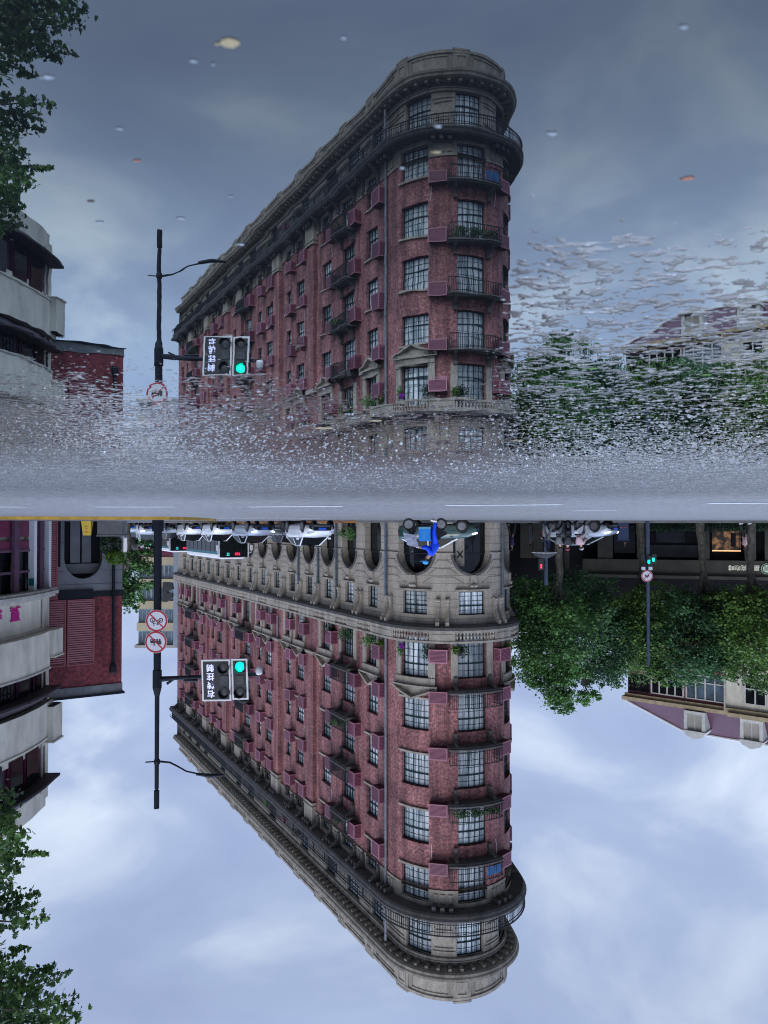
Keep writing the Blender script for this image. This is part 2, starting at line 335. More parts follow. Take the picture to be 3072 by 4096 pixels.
M['asphalt'] = asphalt_mat(False); M['asphaltnear'] = asphalt_mat(True); M['water'] = water_mat()

UM = 1.5; Y0, Y1 = 0.62, 6.0
def near_ground():
    us = np.concatenate([np.linspace(-UM, -.56, 110, endpoint=False), np.linspace(-.56, .56, 760), np.linspace(.56, UM, 111)[1:]])
    rows = int(math.log(Y1/Y0)/.0024); ys = Y0*np.exp(np.linspace(0, math.log(Y1/Y0), rows))
    U, YY = np.meshgrid(us, ys); X = U*YY; Y = YY
    # height of the asphalt above the water along three directions: left, middle and right of the view
    YW = Y + .10*vnoise(X, Y, .33, 5) + .05*vnoise(X, Y, .12, 6)
    pL = np.interp(YW, [.55, .68, .80, 1.0, 1.6, 2.6, 3.1, 6], [-.006, -.0026, -.0009, .0003, -.0009, -.0007, .0016, .002])
    pM = np.interp(YW, [1.1, 1.4, 1.7, 2.4, 2.9, 3.4, 6], [-.006, -.0030, -.0016, -.0011, -.0006, .0014, .002])
    pR = np.interp(YW, [.9, 1.18, 1.4, 1.65, 2.2, 6], [-.006, -.0026, -.0011, .0007, .0014, .002])
    wL = np.clip((-.07-U)/.12, 0, 1); wR = np.clip((U-.02)/.14, 0, 1)
    base = (pL*wL + pR*wR + pM*(1-wL-wR))*.36
    amp = .00068*np.clip((base+.0014)/.0008, 0, 1)*(1+.9*np.clip(Y-1.7, 0, 4))
    base = base + .00022*vnoise(X, Y, .5, 8) + .00024*vnoise(X, Y, .14, 9) + .00016*vnoise(X, Y, .06, 10)
    n = vnoise(X*.85, Y*1.1, .0085, 1)*1.0 + vnoise(X*.85, Y*1.1, .0044, 2)*.55 + vnoise(X*.8, Y*1.2, .016, 3)*np.where(U < -.1, 1.0, .6)
    pk = np.maximum(0, vnoise(X, Y, .0085, 21)*.6+vnoise(X, Y, .0042, 22)*.6-.38)   # single stones standing proud
    z = base + amp*(np.tanh(1.3*n) + np.interp(Y, [.8, 1.1, 1.9], [2.0, 3.0, 6.0])*pk)
    far = np.clip((Y-3.0)/2.9, 0, 1); side = np.clip((np.abs(U)-1.2)/.3, 0, 1)*np.clip((Y-2.2)/.5, 0, 1); fade = np.maximum(far, side); fade = fade*fade*(3-2*fade)
    z = (z-.0012)*(1-side*.9) + .0012*(1-fade) + (ROADZ-.0012)*fade
    last = (Y > Y1-1e-6) | ((np.abs(U) > UM-1e-6) & (Y > 2.7)); z = np.where(last, ROADZ, z)
    nr, nc = X.shape
    co = np.stack([X, Y, z], -1).reshape(-1, 3).astype(np.float32)
    i = np.arange(nr*nc).reshape(nr, nc)
    q = np.stack([i[:-1, :-1], i[:-1, 1:], i[1:, 1:], i[1:, :-1]], -1).reshape(-1)
    me = bpy.data.meshes.new('wet_road_near'); me.vertices.add(nr*nc); me.vertices.foreach_set('co', co.reshape(-1))
    nf = (nr-1)*(nc-1); me.loops.add(nf*4); me.loops.foreach_set('vertex_index', q.astype(np.int32))
    me.polygons.add(nf); me.polygons.foreach_set('loop_start', np.arange(0, nf*4, 4, dtype=np.int32)); me.polygons.foreach_set('loop_total', np.full(nf, 4, dtype=np.int32))
    me.polygons.foreach_set('use_smooth', np.ones(nf, dtype=bool))
    me.update(); me.validate()
    me.materials.append(M['asphaltnear'])
    o = bpy.data.objects.new('wet_asphalt_ground', me); C.objects.link(o); struct(o)
near_ground()
# puddle bed and water
m = MB(); m.poly([(-9, -4, -.03), (9, -4, -.03), (9, Y1, -.03), (-9, Y1, -.03)]); struct(m.build('puddle_bed', M['asphalt']))
m = MB(); a = UM*Y1-.05
m.poly([(-a, Y1-.05, 0), (-4, 2.7, 0), (-4, -3.9, 0), (4, -3.9, 0), (4, 2.7, 0), (a, Y1-.05, 0)]); struct(m.build('puddle_water', M['water']))
assert bpy.data.objects['puddle_water'].data.polygons[0].normal.z > 0
# the road sheet with an opening where the puddle lies
m = MB(); b = UM*Y1
H = [(-b, Y1), (-4.05, 2.7), (-4.05, -4), (4.05, -4), (4.05, 2.7), (b, Y1)]
Z = ROADZ
def P3(x, y, z=ROADZ): return (x, y, z)
m.poly([P3(-b, Y1), P3(b, Y1), P3(900, Y1), P3(900, 1500), P3(-900, 1500), P3(-900, Y1)])
m.poly([P3(-900, Y1), P3(-b, Y1), P3(-4.05, 2.7), P3(-4.05, -4), P3(-900, -4)][::-1])
m.poly([P3(900, Y1), P3(b, Y1), P3(4.05, 2.7), P3(4.05, -4), P3(900, -4)])
m.poly([P3(-900, -4), P3(900, -4), P3(900, -300), P3(-900, -300)][::-1])
struct(m.build('road', M['asphalt']))
# painted dashes
M['paint'] = mat('road_paint', (.62, .64, .66), .45, var=.3, scale=6)
M['yellowpaint'] = mat('yellow_kerb_paint', (.55, .33, .03), .5, var=.3, scale=3)
M['slab'] = mat('pavement_slab', (.12, .115, .12), .45, var=.3, scale=2)
def gp(x, Y): return Vector((xx(x, Y), Y, ROADZ+.004))
m = MB()
def line_depth(x): # the broken line crosses the view slightly askew
    return .27*F/(2100-(2023.5 - max(0, (x-1000))*.0078))
for x0, x1 in ((-260, 75), (350, 687), (985, 1368), (1787, 2261), (2850, 3300)):
    a, c = gp(x0, line_depth(x0)), gp(x1, line_depth(x1)); d = Vector((0, .42, 0)); m.quad(a, c, c+d, a+d)
for Y, w_, x0, x1 in ((24.5, .5, 820, 1180), (31, 1.0, 780, 1300), (20, .3, 1230, 1400), (13.5, .3, 2300, 2480)):
    m.quad(gp(x0, Y), gp(x1, Y), gp(x1, Y)+Vector((0, w_, 0)), gp(x0, Y)+Vector((0, w_, 0)))
struct(m.build('road_markings', M['paint']))
# raised pavement on the right hand corner with a yellow painted kerb, rounded nose at its end
def slab(name, outline, z, kerbmat, mats):
    m = MB(); n = len(outline)
    m.poly([(x, y, z) for x, y in outline], 0)
    for i in range(n):
        a, b_ = outline[i], outline[(i+1) % n]; m.quad((*a, 0), (*b_, 0), (*b_, z), (*a, z), 1)
    return struct(m.build(name, mats))
out1 = [(60, 22.2), (60, 60), (11.9, 60), (11.9, 38.5), (7.3, 33.5), (6.55, 27)] + [(6.6, 25.3), (6.9, 24.7), (7.4, 24.5), (11, 24.0), (16, 23.1)]
slab('corner_pavement', out1[::-1], .10, None, [M['slab'], M['yellowpaint']])
# ------------------------------------------------------------------ the flatiron apartment building
CX, CY, RR = -4.09, 50.0, 4.0
NOSE = 252.0; LA = RR*R(79.6); AX = LA
def Wp(s, o=0.0, z=0.0):
    """point on the wall: s metres along from the nose (+ towards the long street front), o metres outwards"""
    a = max(-LA, min(LA, s)); ph = R(NOSE)+a/RR
    nx, ny = math.cos(ph), math.sin(ph); x, y = CX+(RR+o)*nx, CY+(RR+o)*ny
    e = s-a; x += -ny*e; y += nx*e
    return Vector((x, y, z))
def Wn(s):
    a = max(-LA, min(LA, s)); ph = R(NOSE)+a/RR; return Vector((math.cos(ph), math.sin(ph), 0))
def Wt(s):
    n = Wn(s); return Vector((-n.y, n.x, 0))
def WM(s, o, z):
    """matrix: x along the wall, y into the building, z up"""
    t, n = Wt(s), Wn(s); p = Wp(s, o, z)
    return Matrix(((t.x, -n.x, 0, p.x), (t.y, -n.y, 0, p.y), (0, 0, 1, p.z), (0, 0, 0, 1)))
ENDA = AX+56.0; ENDB = -AX-45.0
def srange(s0, s1, step=.42, fl=4.0):
    """stations: fine on the curve, coarse on the straights"""
    r = [s0]; s = s0
    cuts = [c for c in (-LA, LA) if s0+.01 < c < s1-.01]
    while s < s1-1e-6:
        st = step if abs(s+1e-4) < LA else fl
        nx_ = s+st
        for c in cuts:
            if s < c-1e-6 < nx_: nx_ = c
        s = min(nx_, s1); r.append(s)
    return r
def band(mb, prof, s0, s1, mi=0, cap=True, step=.42):
    """sweep a closed profile of (offset, z) along the wall"""
    st = srange(s0, s1, step); n = len(prof); vs = []
    for s in st: vs += [Wp(s, o, z) for o, z in prof]
    fs = [(i*n+k, i*n+(k+1) % n, (i+1)*n+(k+1) % n, (i+1)*n+k) for i in range(len(st)-1) for k in range(n)]
    if cap: fs += [tuple(range(n))[::-1], tuple((len(st)-1)*n+k for k in range(n))]
    mb.add(vs, fs, mi)
def bandbox(mb, o0, o1, z0, z1, s0, s1, mi=0, step=.42): band(mb, [(o0, z0), (o1, z0), (o1, z1), (o0, z1)], s0, s1, mi, True, step)
def wall(mb, s0, s1, z0, z1, opens, off=0.0, mi=0, depth=.32, rmi=None):
    """wall skin with rectangular openings (a, b, c, d) = s from a to b, z from c to d, with reveals"""
    rmi = mi if rmi is None else rmi
    op = [o for o in opens if o[1] > s0 and o[0] < s1 and o[3] > z0 and o[2] < z1]
    ss = sorted(set([round(v, 4) for v in srange(s0, s1)]+[round(v, 4) for o in op for v in o[:2]]))
    ss = [v for v in ss if s0-1e-6 <= v <= s1+1e-6]
    zs = sorted(set([z0, z1]+[max(z0, min(z1, round(v, 4))) for o in op for v in o[2:]]))
    for i in range(len(ss)-1):
        a, b = ss[i], ss[i+1]; mid = (a+b)/2
        for j in range(len(zs)-1):
            c, d = zs[j], zs[j+1]; mz_ = (c+d)/2
            if d-c < 1e-4 or any(o[0] < mid < o[1] and o[2] < mz_ < o[3] for o in op): continue
            mb.add([Wp(a, off, c), Wp(b, off, c), Wp(b, off, d), Wp(a, off, d)], [(0, 1, 2, 3)], mi, [[(a, c), (b, c), (b, d), (a, d)]])
    for a, b, c, d in op:
        c, d = max(c, z0), min(d, z1)
        for s in (a, b):
            mb.add([Wp(s, off, c), Wp(s, off-depth, c), Wp(s, off-depth, d), Wp(s, off, d)], [(0, 1, 2, 3)], rmi, [[(s, c), (s+depth, c), (s+depth, d), (s, d)]])
        for z in (c, d):
            if (z == z0 and c != o_c(a, b, op, 2)) : pass
            mb.add([Wp(a, off, z), Wp(b, off, z), Wp(b, off-depth, z), Wp(a, off-depth, z)], [(0, 1, 2, 3)], rmi, [[(a, z), (b, z), (b, z+depth), (a, z+depth)]])
def o_c(a, b, op, k): return None

bld = thing('flatiron_apartment_building', 'long wedge-shaped red brick apartment block with a rounded stone prow and purple louvred boxes', 'building', (CX, CY, 0))
# columns of the upper floors: (s centre, width, kind)
up = [(0.0, 1.9, 'b'), (3.68, 1.95, 'w')] + [(AX+t, w_, k) for t, w_, k in
     [(2.84, 1.55, 'w'), (6.45, 1.95, 'b'), (10.2, 1.65, 'w'), (15.3, 1.6, 'w'), (17.85, 1.05, 'n'), (22.6, 1.65, 'w'), (25.05, 1.05, 'n'), (28.5, 1.9, 'b'),
      (32.3, 1.6, 'w'), (37.6, 1.65, 'w'), (40.2, 1.05, 'n'), (44.2, 1.6, 'w'), (47.6, 1.9, 'b'), (51.2, 1.6, 'w'), (54.0, 1.1, 'w')]]
upB = [(-s, w_, k) for s, w_, k in up[1:6]]
low = [(0.0, 2.45, 1.75), (3.68, 2.55, 1.75)] + [(AX+2.75+3.56*k, 2.25, 1.3) for k in range(15)]
lowB = [(-s, a, b_) for s, a, b_ in low[1:4]]
FL = [(7.0, 9.45), (10.78, 12.62), (14.08, 16.0), (17.4, 19.36), (20.85, 22.72)]      # glass bottom / top of floors 3..7
opens_up = []; wins = []
for s, w_, k in up+upB:
    for i, (a, b_) in enumerate(FL):
        zb = a-.55 if (k == 'b' and i > 0) else a
        if k == 'b' and i == 0: zb = 6.6
        if k == 'n': b_ = b_-.1
        opens_up.append((s-w_/2, s+w_/2, zb, b_)); wins.append((s, w_, zb, b_, 0.0, k))
opens_8 = []
for s, w_, k in up+upB:
    if k == 'n': continue
    opens_8.append((s-w_/2-.03, s+w_/2+.03, 23.65, 26.1)); wins.append((s, w_+.06, 23.65, 26.1, -.4, 'w'))
opens_m = []
for s, a, b_ in low+lowB:
    opens_m.append((s-b_/2, s+b_/2, 4.27, 5.66)); wins.append((s, b_, 4.27, 5.66, 0.0, 'm'))

# ---- masonry skins
m = MB(); wall(m, ENDB, ENDA, 3.42, 6.3, opens_m, 0, 0)
# arched ground floor
for s, a, b_ in low+lowB: pass
cols = sorted(low+lowB); SPR = 1.95
prev = ENDB
def arch_z(s, c, hw): return SPR+math.sqrt(max(0, 1-((s-c)/hw)**2))*(3.2-SPR)
for c, wd, _ in cols+[(None, 0, 0)]:
    nxt = ENDA if c is None else c-wd/2
    st = srange(prev, nxt)
    for i in range(len(st)-1):
        a, b_ = st[i], st[i+1]; m.add([Wp(a, 0, 0), Wp(b_, 0, 0), Wp(b_, 0, 3.42), Wp(a, 0, 3.42)], [(0, 1, 2, 3)], 0, [[(a, 0), (b_, 0), (b_, 3.42), (a, 3.42)]])
    if c is None: break
    hw = wd/2; K = 18
    ss = [c-hw*math.cos(math.pi*k/K) for k in range(K+1)]
    for i in range(K):
        a, b_ = ss[i], ss[i+1]; za, zb = arch_z(a, c, hw), arch_z(b_, c, hw)
        m.add([Wp(a, 0, za), Wp(b_, 0, zb), Wp(b_, 0, 3.42), Wp(a, 0, 3.42)], [(0, 1, 2, 3)], 0, [[(a, za), (b_, zb), (b_, 3.42), (a, 3.42)]])
        m.add([Wp(a, 0, za), Wp(b_, 0, zb), Wp(b_, -.55, zb), Wp(a, -.55, za)], [(0, 1, 2, 3)], 0, [[(a, za), (b_, zb), (b_, zb+.5), (a, za+.5)]])
    for s in (c-hw, c+hw): m.add([Wp(s, 0, 0), Wp(s, -.55, 0), Wp(s, -.55, SPR), Wp(s, 0, SPR)], [(0, 1, 2, 3)], 0, [[(s, 0), (s+.5, 0), (s+.5, SPR), (s, SPR)]])
    prev = c+hw
part(m, 'stone_base', M['stonewall'], bld)
m = MB(); wall(m, ENDB, ENDA, 6.3, 22.0, opens_up, 0, 0); part(m, 'brick_wall', M['brick'], bld)
m = MB(); wall(m, ENDB, ENDA, 22.0, 23.0, opens_up, .03, 0); part(m, 'stone_frieze', M['stone'], bld)
m = MB(); wall(m, ENDB, ENDA, 23.0, 26.75, opens_8, -.4, 0)
for z0, z1, o in ((25.75, 25.85, .05), (26.2, 26.34, .08)):
    pass
part(m, 'top_storey_wall', M['stone'], bld)
# closing walls, inner dark core behind the windows and flat roof
m = MB()
for e_ in (ENDA, ENDB): m.quad(Wp(e_, 0, 0), Wp(e_, -9.5, 0), Wp(e_, -9.5, 26.7), Wp(e_, 0, 26.7))
part(m, 'end_wall', M['concrete'], bld)
m = MB(); st = srange(ENDB, ENDA, .8)
for i in range(len(st)-1):
    m.quad(Wp(st[i], -1.3, 0), Wp(st[i+1], -1.3, 0), Wp(st[i+1], -1.3, 26.6), Wp(st[i], -1.3, 26.6))
part(m, 'shop_interior', M['void'], bld)
m = MB(); m.poly([Wp(s, -.3, 27.0) for s in srange(ENDB, ENDA, .8)]); part(m, 'roof', M['concrete'], bld)

# ---- mouldings
m = MB()
for c, wd, _ in cols:   # archivolts: raised ring round each arch with its keystone
    m = MB(); hw = wd/2; K = 16
    for i in range(K):
        q0, q1 = math.pi*i/K, math.pi*(i+1)/K
        f = lambda q, r: (c-(hw+r)*math.cos(q), SPR+(3.2-SPR+r)*math.sin(q))
        a, b_, c_, d_ = f(q0, 0), f(q1, 0), f(q1, .15), f(q0, .15)
        vs = [Wp(x, o, z) for o in (.0, .055) for x, z in (a, b_, c_, d_)]
        m.add(vs, [(4, 5, 6, 7), (0, 1, 5, 4), (3, 2, 6, 7)])
    part(m, 'arch_moulding', M['stonedark'], bld)
for c, wd, mw in sorted(cols, key=lambda q: abs(q[0]-8))[:14]:
    m = MB(); mt = WM(c, 0, 3.28)
    pts = [(-.17, 0), (.17, 0), (.24, .72), (-.24, .72)]
    m.prism([mt @ Vector((x, -.0, z)) for x, z in pts], -Wt(c).cross(Vector((0, 0, 1)))*-.14)
    m.lathe([(.09, -.22), (.11, 0), (.09, .22)], 8, mt @ Matrix.Translation((0, -.14, .6)) @ Matrix.Rotation(R(90), 4, 'Y'))
    part(m, 'keystone', M['stone'], bld)
# impost mould between the arches
m = MB(); pv = ENDB
for c, wd, _ in cols+[(ENDA+1, 0, 0)]:
    a, b_ = pv, min(c-wd/2, ENDA)
    if b_ > a+.05: bandbox(m, 0, .07, SPR-.02, SPR+.08, a, b_); bandbox(m, 0, .05, 0, .35, a, b_)
    pv = c+wd/2
# frieze panels and soffit bed under the first cornice
bandbox(m, 0, .05, 5.9, 6.3, ENDB, ENDA)
part(m, 'impost_band', M['stone'], bld)
# hexagonal voussoir joints drawn as thin recess strips between arches
m = MB()
def strip(a, b_, w_=.028):
    (s0, z0), (s1, z1) = a, b_; n_ = max(1, int(abs(s1-s0)/.4)); dx_, dz_ = s1-s0, z1-z0; l_ = math.hypot(dx_, dz_); px_, pz_ = -dz_/l_*w_/2, dx_/l_*w_/2
    for i in range(n_):
        f0, f1 = i/n_, (i+1)/n_
        p0 = (s0+dx_*f0, z0+dz_*f0); p1 = (s0+dx_*f1, z0+dz_*f1)
        m.quad(Wp(p0[0]-px_, .013, p0[1]-pz_), Wp(p1[0]-px_, .013, p1[1]-pz_), Wp(p1[0]+px_, .013, p1[1]+pz_), Wp(p0[0]+px_, .013, p0[1]+pz_))
for i in range(len(cols)-1):
    c0, w0, _ = cols[i]; c1_, w1, _ = cols[i+1]; mid = (c0+c1_)/2
    for k, (zq, rise) in enumerate(((2.45, .22), (2.95, .32), (3.42, .42))):
        rad = [.95, .72, .42][k]
        sl, sr = c0+w0/2*rad+.14*(1-k*.2), c1_-w1/2*rad-.14*(1-k*.2)
        zt = zq+rise*.2
        hwid = (sr-sl)*.27
        strip((sl, zt+rise*.55), (mid-hwid, zt-.12)); strip((mid-hwid, zt-.12), (mid+hwid, zt-.12)); strip((mid+hwid, zt-.12), (sr, zt+rise*.55))
part(m, 'voussoir_joint', M['joint'], bld)
# window ledges of the mezzanine
m = MB()
for s, a, b_ in cols: m = MB(); bandbox(m, 0, .2, 4.12, 4.2, s-b_/2-.28, s+b_/2+.22); part(m, 'window_ledge', M['stone'], bld)
# paired scroll consoles below the first cornice
def console(mt, w_=.2, h=1.55, d=.5):
    m = MB(); pr = [(0, 0), (.10, .02), (.16, .2), (.12, .42), (.16, .7), (.30, 1.0), (.40, 1.18), (.42, 1.3), (.5, 1.32), (.5, 1.55), (0, 1.55)]
    m.prism([mt @ Vector((-w_/2, -o*d/.5, z*h/1.55)) for o, z in pr], (mt.to_3x3() @ Vector((w_, 0, 0))))
    m.lathe([(.11, -w_/2-.02), (.11, w_/2+.02)], 8, mt @ Matrix.Translation((0, -.12, .06)) @ Matrix.Rotation(R(90), 4, 'Y'))
    return m
mids = [(cols[i][0]+cols[i+1][0])/2 for i in range(len(cols)-1)]
for s in mids:
    for ds in (-.27, .27): part(console(WM(s+ds, 0, 4.7), .22), 'console', M['stone'], bld)
# first cornice and balustrade
m = MB(); band(m, [(0, 6.2), (.45, 6.24), (.5, 6.3), (.62, 6.34), (.66, 6.5), (.58, 6.53), (0, 6.56)], ENDB, ENDA)
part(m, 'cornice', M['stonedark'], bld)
m = MB(); bandbox(m, .42, .58, 6.53, 6.66, ENDB, ENDA); bandbox(m, .40, .6, 7.14, 7.27, ENDB, ENDA)
peds = []
bal = [(s-1.15, s+1.15) for s in (0.0, 3.68)] + [(AX+t-.95, AX+t+.95) for t in (3.0, 6.5, 10.2, 15.3, 22.6, 28.5)] + [(-3.68-1.15, -3.68+1.15)]
bal = sorted(bal); pv = ENDB
for a, b_ in bal+[(ENDA, ENDA)]:
    if a > pv+.05:
        bandbox(m, .44, .56, 6.66, 7.14, pv, a)
        if a-pv > .8: bandbox(m, .56, .585, 6.74, 7.06, pv+.15, a-.15)
    pv = b_
part(m, 'parapet_panel', M['stone'], bld)
for a, b_ in bal:
    m = MB(); n_ = int((b_-a)/.19)
    for k in range(n_):
        s = a+(k+.5)*(b_-a)/n_; x = Wp(s, .5, 6.66)
        m.lathe([(.06, 0), (.06, .05), (.035, .08), (.078, .2), (.07, .27), (.03, .38), (.03, .42), (.06, .44), (.06, .48)], 7, Matrix.Translation(x))
    part(m, 'baluster_row', M['stone'], bld, smooth=False)

# ---- window units
def window(s, w_, a, b_, off, kind):
    """steel frame of many bars with glass behind; returns frame, pane"""
    f = MB(); g = MB(); h = b_-a; d0 = off-.27
    nx_ = 5 if w_ > 1.85 else 4 if w_ > 1.4 else 3 if w_ > 1.15 else 2
    tz = a+h*.62 if h < 2.2 else a+h*.7
    def bx_(s0, s1, z0, z1, dd=.05): bandbox(f, d0, d0+dd, z0, z1, s0, s1, 0, .6)
    e_ = .05
    bx_(s-w_/2, s-w_/2+e_, a, b_, .08); bx_(s+w_/2-e_, s+w_/2, a, b_, .08); bx_(s-w_/2+e_, s+w_/2-e_, a, a+e_, .08); bx_(s-w_/2+e_, s+w_/2-e_, b_-e_, b_, .08)
    bx_(s-w_/2+e_, s+w_/2-e_, tz-.035, tz+.035, .07)
    for k in range(1, nx_):
        x = s-w_/2+w_*k/nx_; t_ = .020 if k in (nx_//2, nx_-nx_//2) else .010
        bx_(x-t_, x+t_, a+e_, tz-.035); bx_(x-t_, x+t_, tz+.035, b_-e_)
    ny = 3 if h < 2.2 else 4
    for k in range(1, ny):
        z = a+(tz-a)*k/ny; bx_(s-w_/2+e_, s+w_/2-e_, z-.009, z+.009, .035)
    z = (tz+b_)/2; bx_(s-w_/2+e_, s+w_/2-e_, z-.011, z+.011, .035)
    st = srange(s-w_/2, s+w_/2, .5, 9)
    for i in range(len(st)-1):
        g.quad(Wp(st[i], d0+.01, a), Wp(st[i+1], d0+.01, a), Wp(st[i+1], d0+.01, b_), Wp(st[i], d0+.01, b_))
    return f, g
def near(s): p = Wp(s); return math.hypot(p.x, p.y)
wins.sort(key=lambda q: near(q[0])+(30 if q[0] < -2.2 else 0))
rest_f, rest_g = MB(), MB()
for i, q in enumerate(wins):
    f, g = window(*q)
    if i < 100:
        fo = part(f, 'window', M['frame'], bld)
        part(g, 'pane', M['pane'], fo)
    else:
        b0 = len(rest_f.v); rest_f.v += f.v; rest_f.f += [tuple(b0+k for k in ff) for ff in f.f]; rest_f.m += f.m; rest_f.uv += f.uv
        b0 = len(rest_g.v); rest_g.v += g.v; rest_g.f += [tuple(b0+k for k in ff) for ff in g.f]; rest_g.m += g.m; rest_g.uv += g.uv
o = part(rest_f, 'far_window', M['frame'], bld); o['kind'] = 'stuff'
part(rest_g, 'pane', M['pane'], o)['kind'] = 'stuff'
# shop windows in the arches
for c, wd, _ in cols:
    f = MB(); hw = wd/2; bandbox(f, -.5, -.42, 0, SPR+.02, c-hw, c-hw+.06); bandbox(f, -.5, -.42, 0, SPR+.02, c+hw-.06, c+hw)
    bandbox(f, -.5, -.42, SPR+.02, SPR+.1, c-hw, c+hw); bandbox(f, -.5, -.44, 0, SPR+.02, c-.3, c-.24); bandbox(f, -.5, -.44, 0, .12, c-hw+.06, c+hw-.06)
    fo = part(f, 'shop_window', M['iron'], bld)
    g = MB(); st = srange(c-hw, c+hw, .4, 2)
    for i in range(len(st)-1):
        a, b_ = st[i], st[i+1]; g.quad(Wp(a, -.47, 0), Wp(b_, -.47, 0), Wp(b_, -.47, arch_z(b_, c, hw+.3)), Wp(a, -.47, arch_z(a, c, hw+.3)))
    part(g, 'pane', M['glassdark'], fo)
# pale reveal panel with letters in the left hand arch of the prow
m = MB(); bandbox(m, -.46, -.36, .0, 2.75, .42, 1.02, 0); bandbox(m, -.46, -.38, 1.97, 2.1, 1.02, 1.2)
doorpanel = part(m, 'entrance_panel', M['stone'], bld)
# ledges and lintels of the upper floors
m = MB()
for s, w_, k in up+upB:
    for i, (a, b_) in enumerate(FL):
        if k != 'b' and i > 0: m = MB(); bandbox(m, 0, .13, a-.16, a-.04, s-w_/2-.22, s+w_/2+.18); part(m, 'window_sill', M['stone'], bld)
# stone surrounds and pediments of the third floor
for s, w_, k in up+upB[:3]:
    m = MB()
    bandbox(m, 0, .10, 6.56, 9.45, s-w_/2-.42, s-w_/2-.0)
    if k == 'b': part(m, 'stone_surround', M['stone'], bld); m = MB()
    bandbox(m, 0, .10, 6.56, 9.45, s+w_/2, s+w_/2+.42)
    if k != 'b':
        bandbox(m, 0, .16, 9.45, 9.9, s-w_/2-.42, s+w_/2+.42); bandbox(m, 0, .34, 9.9, 10.0, s-w_/2-.55, s+w_/2+.55)
        hw = w_/2+.55; mt = WM(s, 0, 10.0)
        n_ = Wn(s)
        def P2(x, o, z): return Wp(s+x, o, 10.0+z)
        for sg in (-1, 1):
            ss_ = [sg*hw*(1-j/4) for j in range(5)]
            for j in range(4):
                x0, x1 = ss_[j], ss_[j+1]; z0_, z1_ = .62*(1-abs(x0)/hw), .62*(1-abs(x1)/hw)
                v = [P2(x0, .02, z0_-.0), P2(x1, .02, z1_), P2(x1, .34, z1_), P2(x0, .34, z0_), P2(x0, .02, z0_+.12), P2(x1, .02, z1_+.12), P2(x1, .34, z1_+.12), P2(x0, .34, z0_+.12)]
                m.add(v, [(0, 1, 2, 3), (4, 7, 6, 5), (3, 2, 6, 7), (0, 4, 5, 1)])
                m.quad(P2(x0, .06, 0), P2(x1, .06, 0), P2(x1, .06, z1_), P2(x0, .06, z0_))
    part(m, 'pediment' if k != 'b' else 'stone_surround', M['stone'], bld)
# stone frieze dressings under the big balcony
m = MB(); wall(m, ENDB, ENDA, 21.95, 22.12, opens_up, .07, 0)
mt_s = sorted([s for s, w_, k in up+upB])
for i in range(len(mt_s)-1):
    c = (mt_s[i]+mt_s[i+1])/2
    for d_ in (-.42, 0, .42): bandbox(m, .03, .09, 22.2, 22.34, c+d_-.13, c+d_+.13); bandbox(m, .03, .07, 22.34, 22.95, c+d_-.08, c+d_+.08)
part(m, 'frieze_moulding', M['stone'], bld)
for i in range(len(mt_s)-1):
    c = (mt_s[i]+mt_s[i+1])/2
    m = MB()
    for d_ in (-.45, 0, .45): bandbox(m, .02, .62, 22.72, 22.98, c+d_-.1, c+d_+.1)
    part(m, 'soffit_bracket', M['stonedark'], bld)
for s, w_, k in up[2:]:   # big curled brackets that carry the balcony
    for sg in (-1, 1):
        if k != 'n': part(console(WM(s+sg*(w_/2+.3), .02, 22.05), .2, .9, .75), 'balcony_console', M['stonedark'], bld)
# eighth floor balcony
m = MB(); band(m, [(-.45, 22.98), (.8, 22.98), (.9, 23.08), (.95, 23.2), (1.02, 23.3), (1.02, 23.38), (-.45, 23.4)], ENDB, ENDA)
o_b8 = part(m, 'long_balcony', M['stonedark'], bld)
m = MB(); bandbox(m, .88, .94, 24.16, 24.22, ENDB, ENDA); bandbox(m, .89, .93, 23.5, 23.54, ENDB, ENDA); bandbox(m, .89, .93, 23.96, 23.99, ENDB, ENDA)
s = -LA-14.0
while s < ENDA-1:
    d_ = .125
    post = (round(s/d_) % 16 == 0)
    p = Wp(s, .91, 0); r_ = .028 if post else .013
    m.box(-r_, r_, -r_, r_, 23.38, 24.17, 0, WM(s, .91, 0))
    if not post and round(s/d_) % 2 == 0: m.box(-.035, .035, -.008, .008, 23.62, 23.72, 0, WM(s, .91, 0))
    s += d_
part(m, 'railing', M['iron'], o_b8)
# top storey dressings, main cornice with modillions, panelled parapet
m = MB(); pv = ENDB
ops8 = sorted([(a, b_) for a, b_, _, _ in opens_8])
for a, b_ in ops8+[(ENDA, ENDA)]:
    lo_, hi_ = pv, a
    if hi_-lo_ > .7:
        bandbox(m, -.4, -.34, 25.55, 25.62, lo_+.22, hi_-.22); bandbox(m, -.4, -.34, 25.75, 25.83, lo_+.1, hi_-.1); bandbox(m, -.4, -.33, 23.4, 23.6, lo_, hi_)
        bandbox(m, -.4, -.345, 24.5, 25.3, lo_+.3, hi_-.3) if hi_-lo_ > 1.6 else None
    pv = b_
bandbox(m, -.4, -.28, 26.12, 26.28, ENDB, ENDA); bandbox(m, -.4, -.22, 26.28, 26.34, ENDB, ENDA)
part(m, 'top_storey_moulding', M['stone'], bld)
m = MB(); band(m, [(-.6, 26.62), (.3, 26.62), (.42, 26.7), (.45, 26.82), (.52, 26.9), (.55, 27.02), (-.6, 27.06)], ENDB, ENDA); part(m, 'main_cornice', M['stone'], bld)
s = -LA+.2
while s < ENDA-1.5:
    m = MB(); bandbox(m, -.35, .22, 26.46, 26.62, s-.09, s+.09, 0, 1); part(m, 'modillion', M['stone'], bld); s += .68
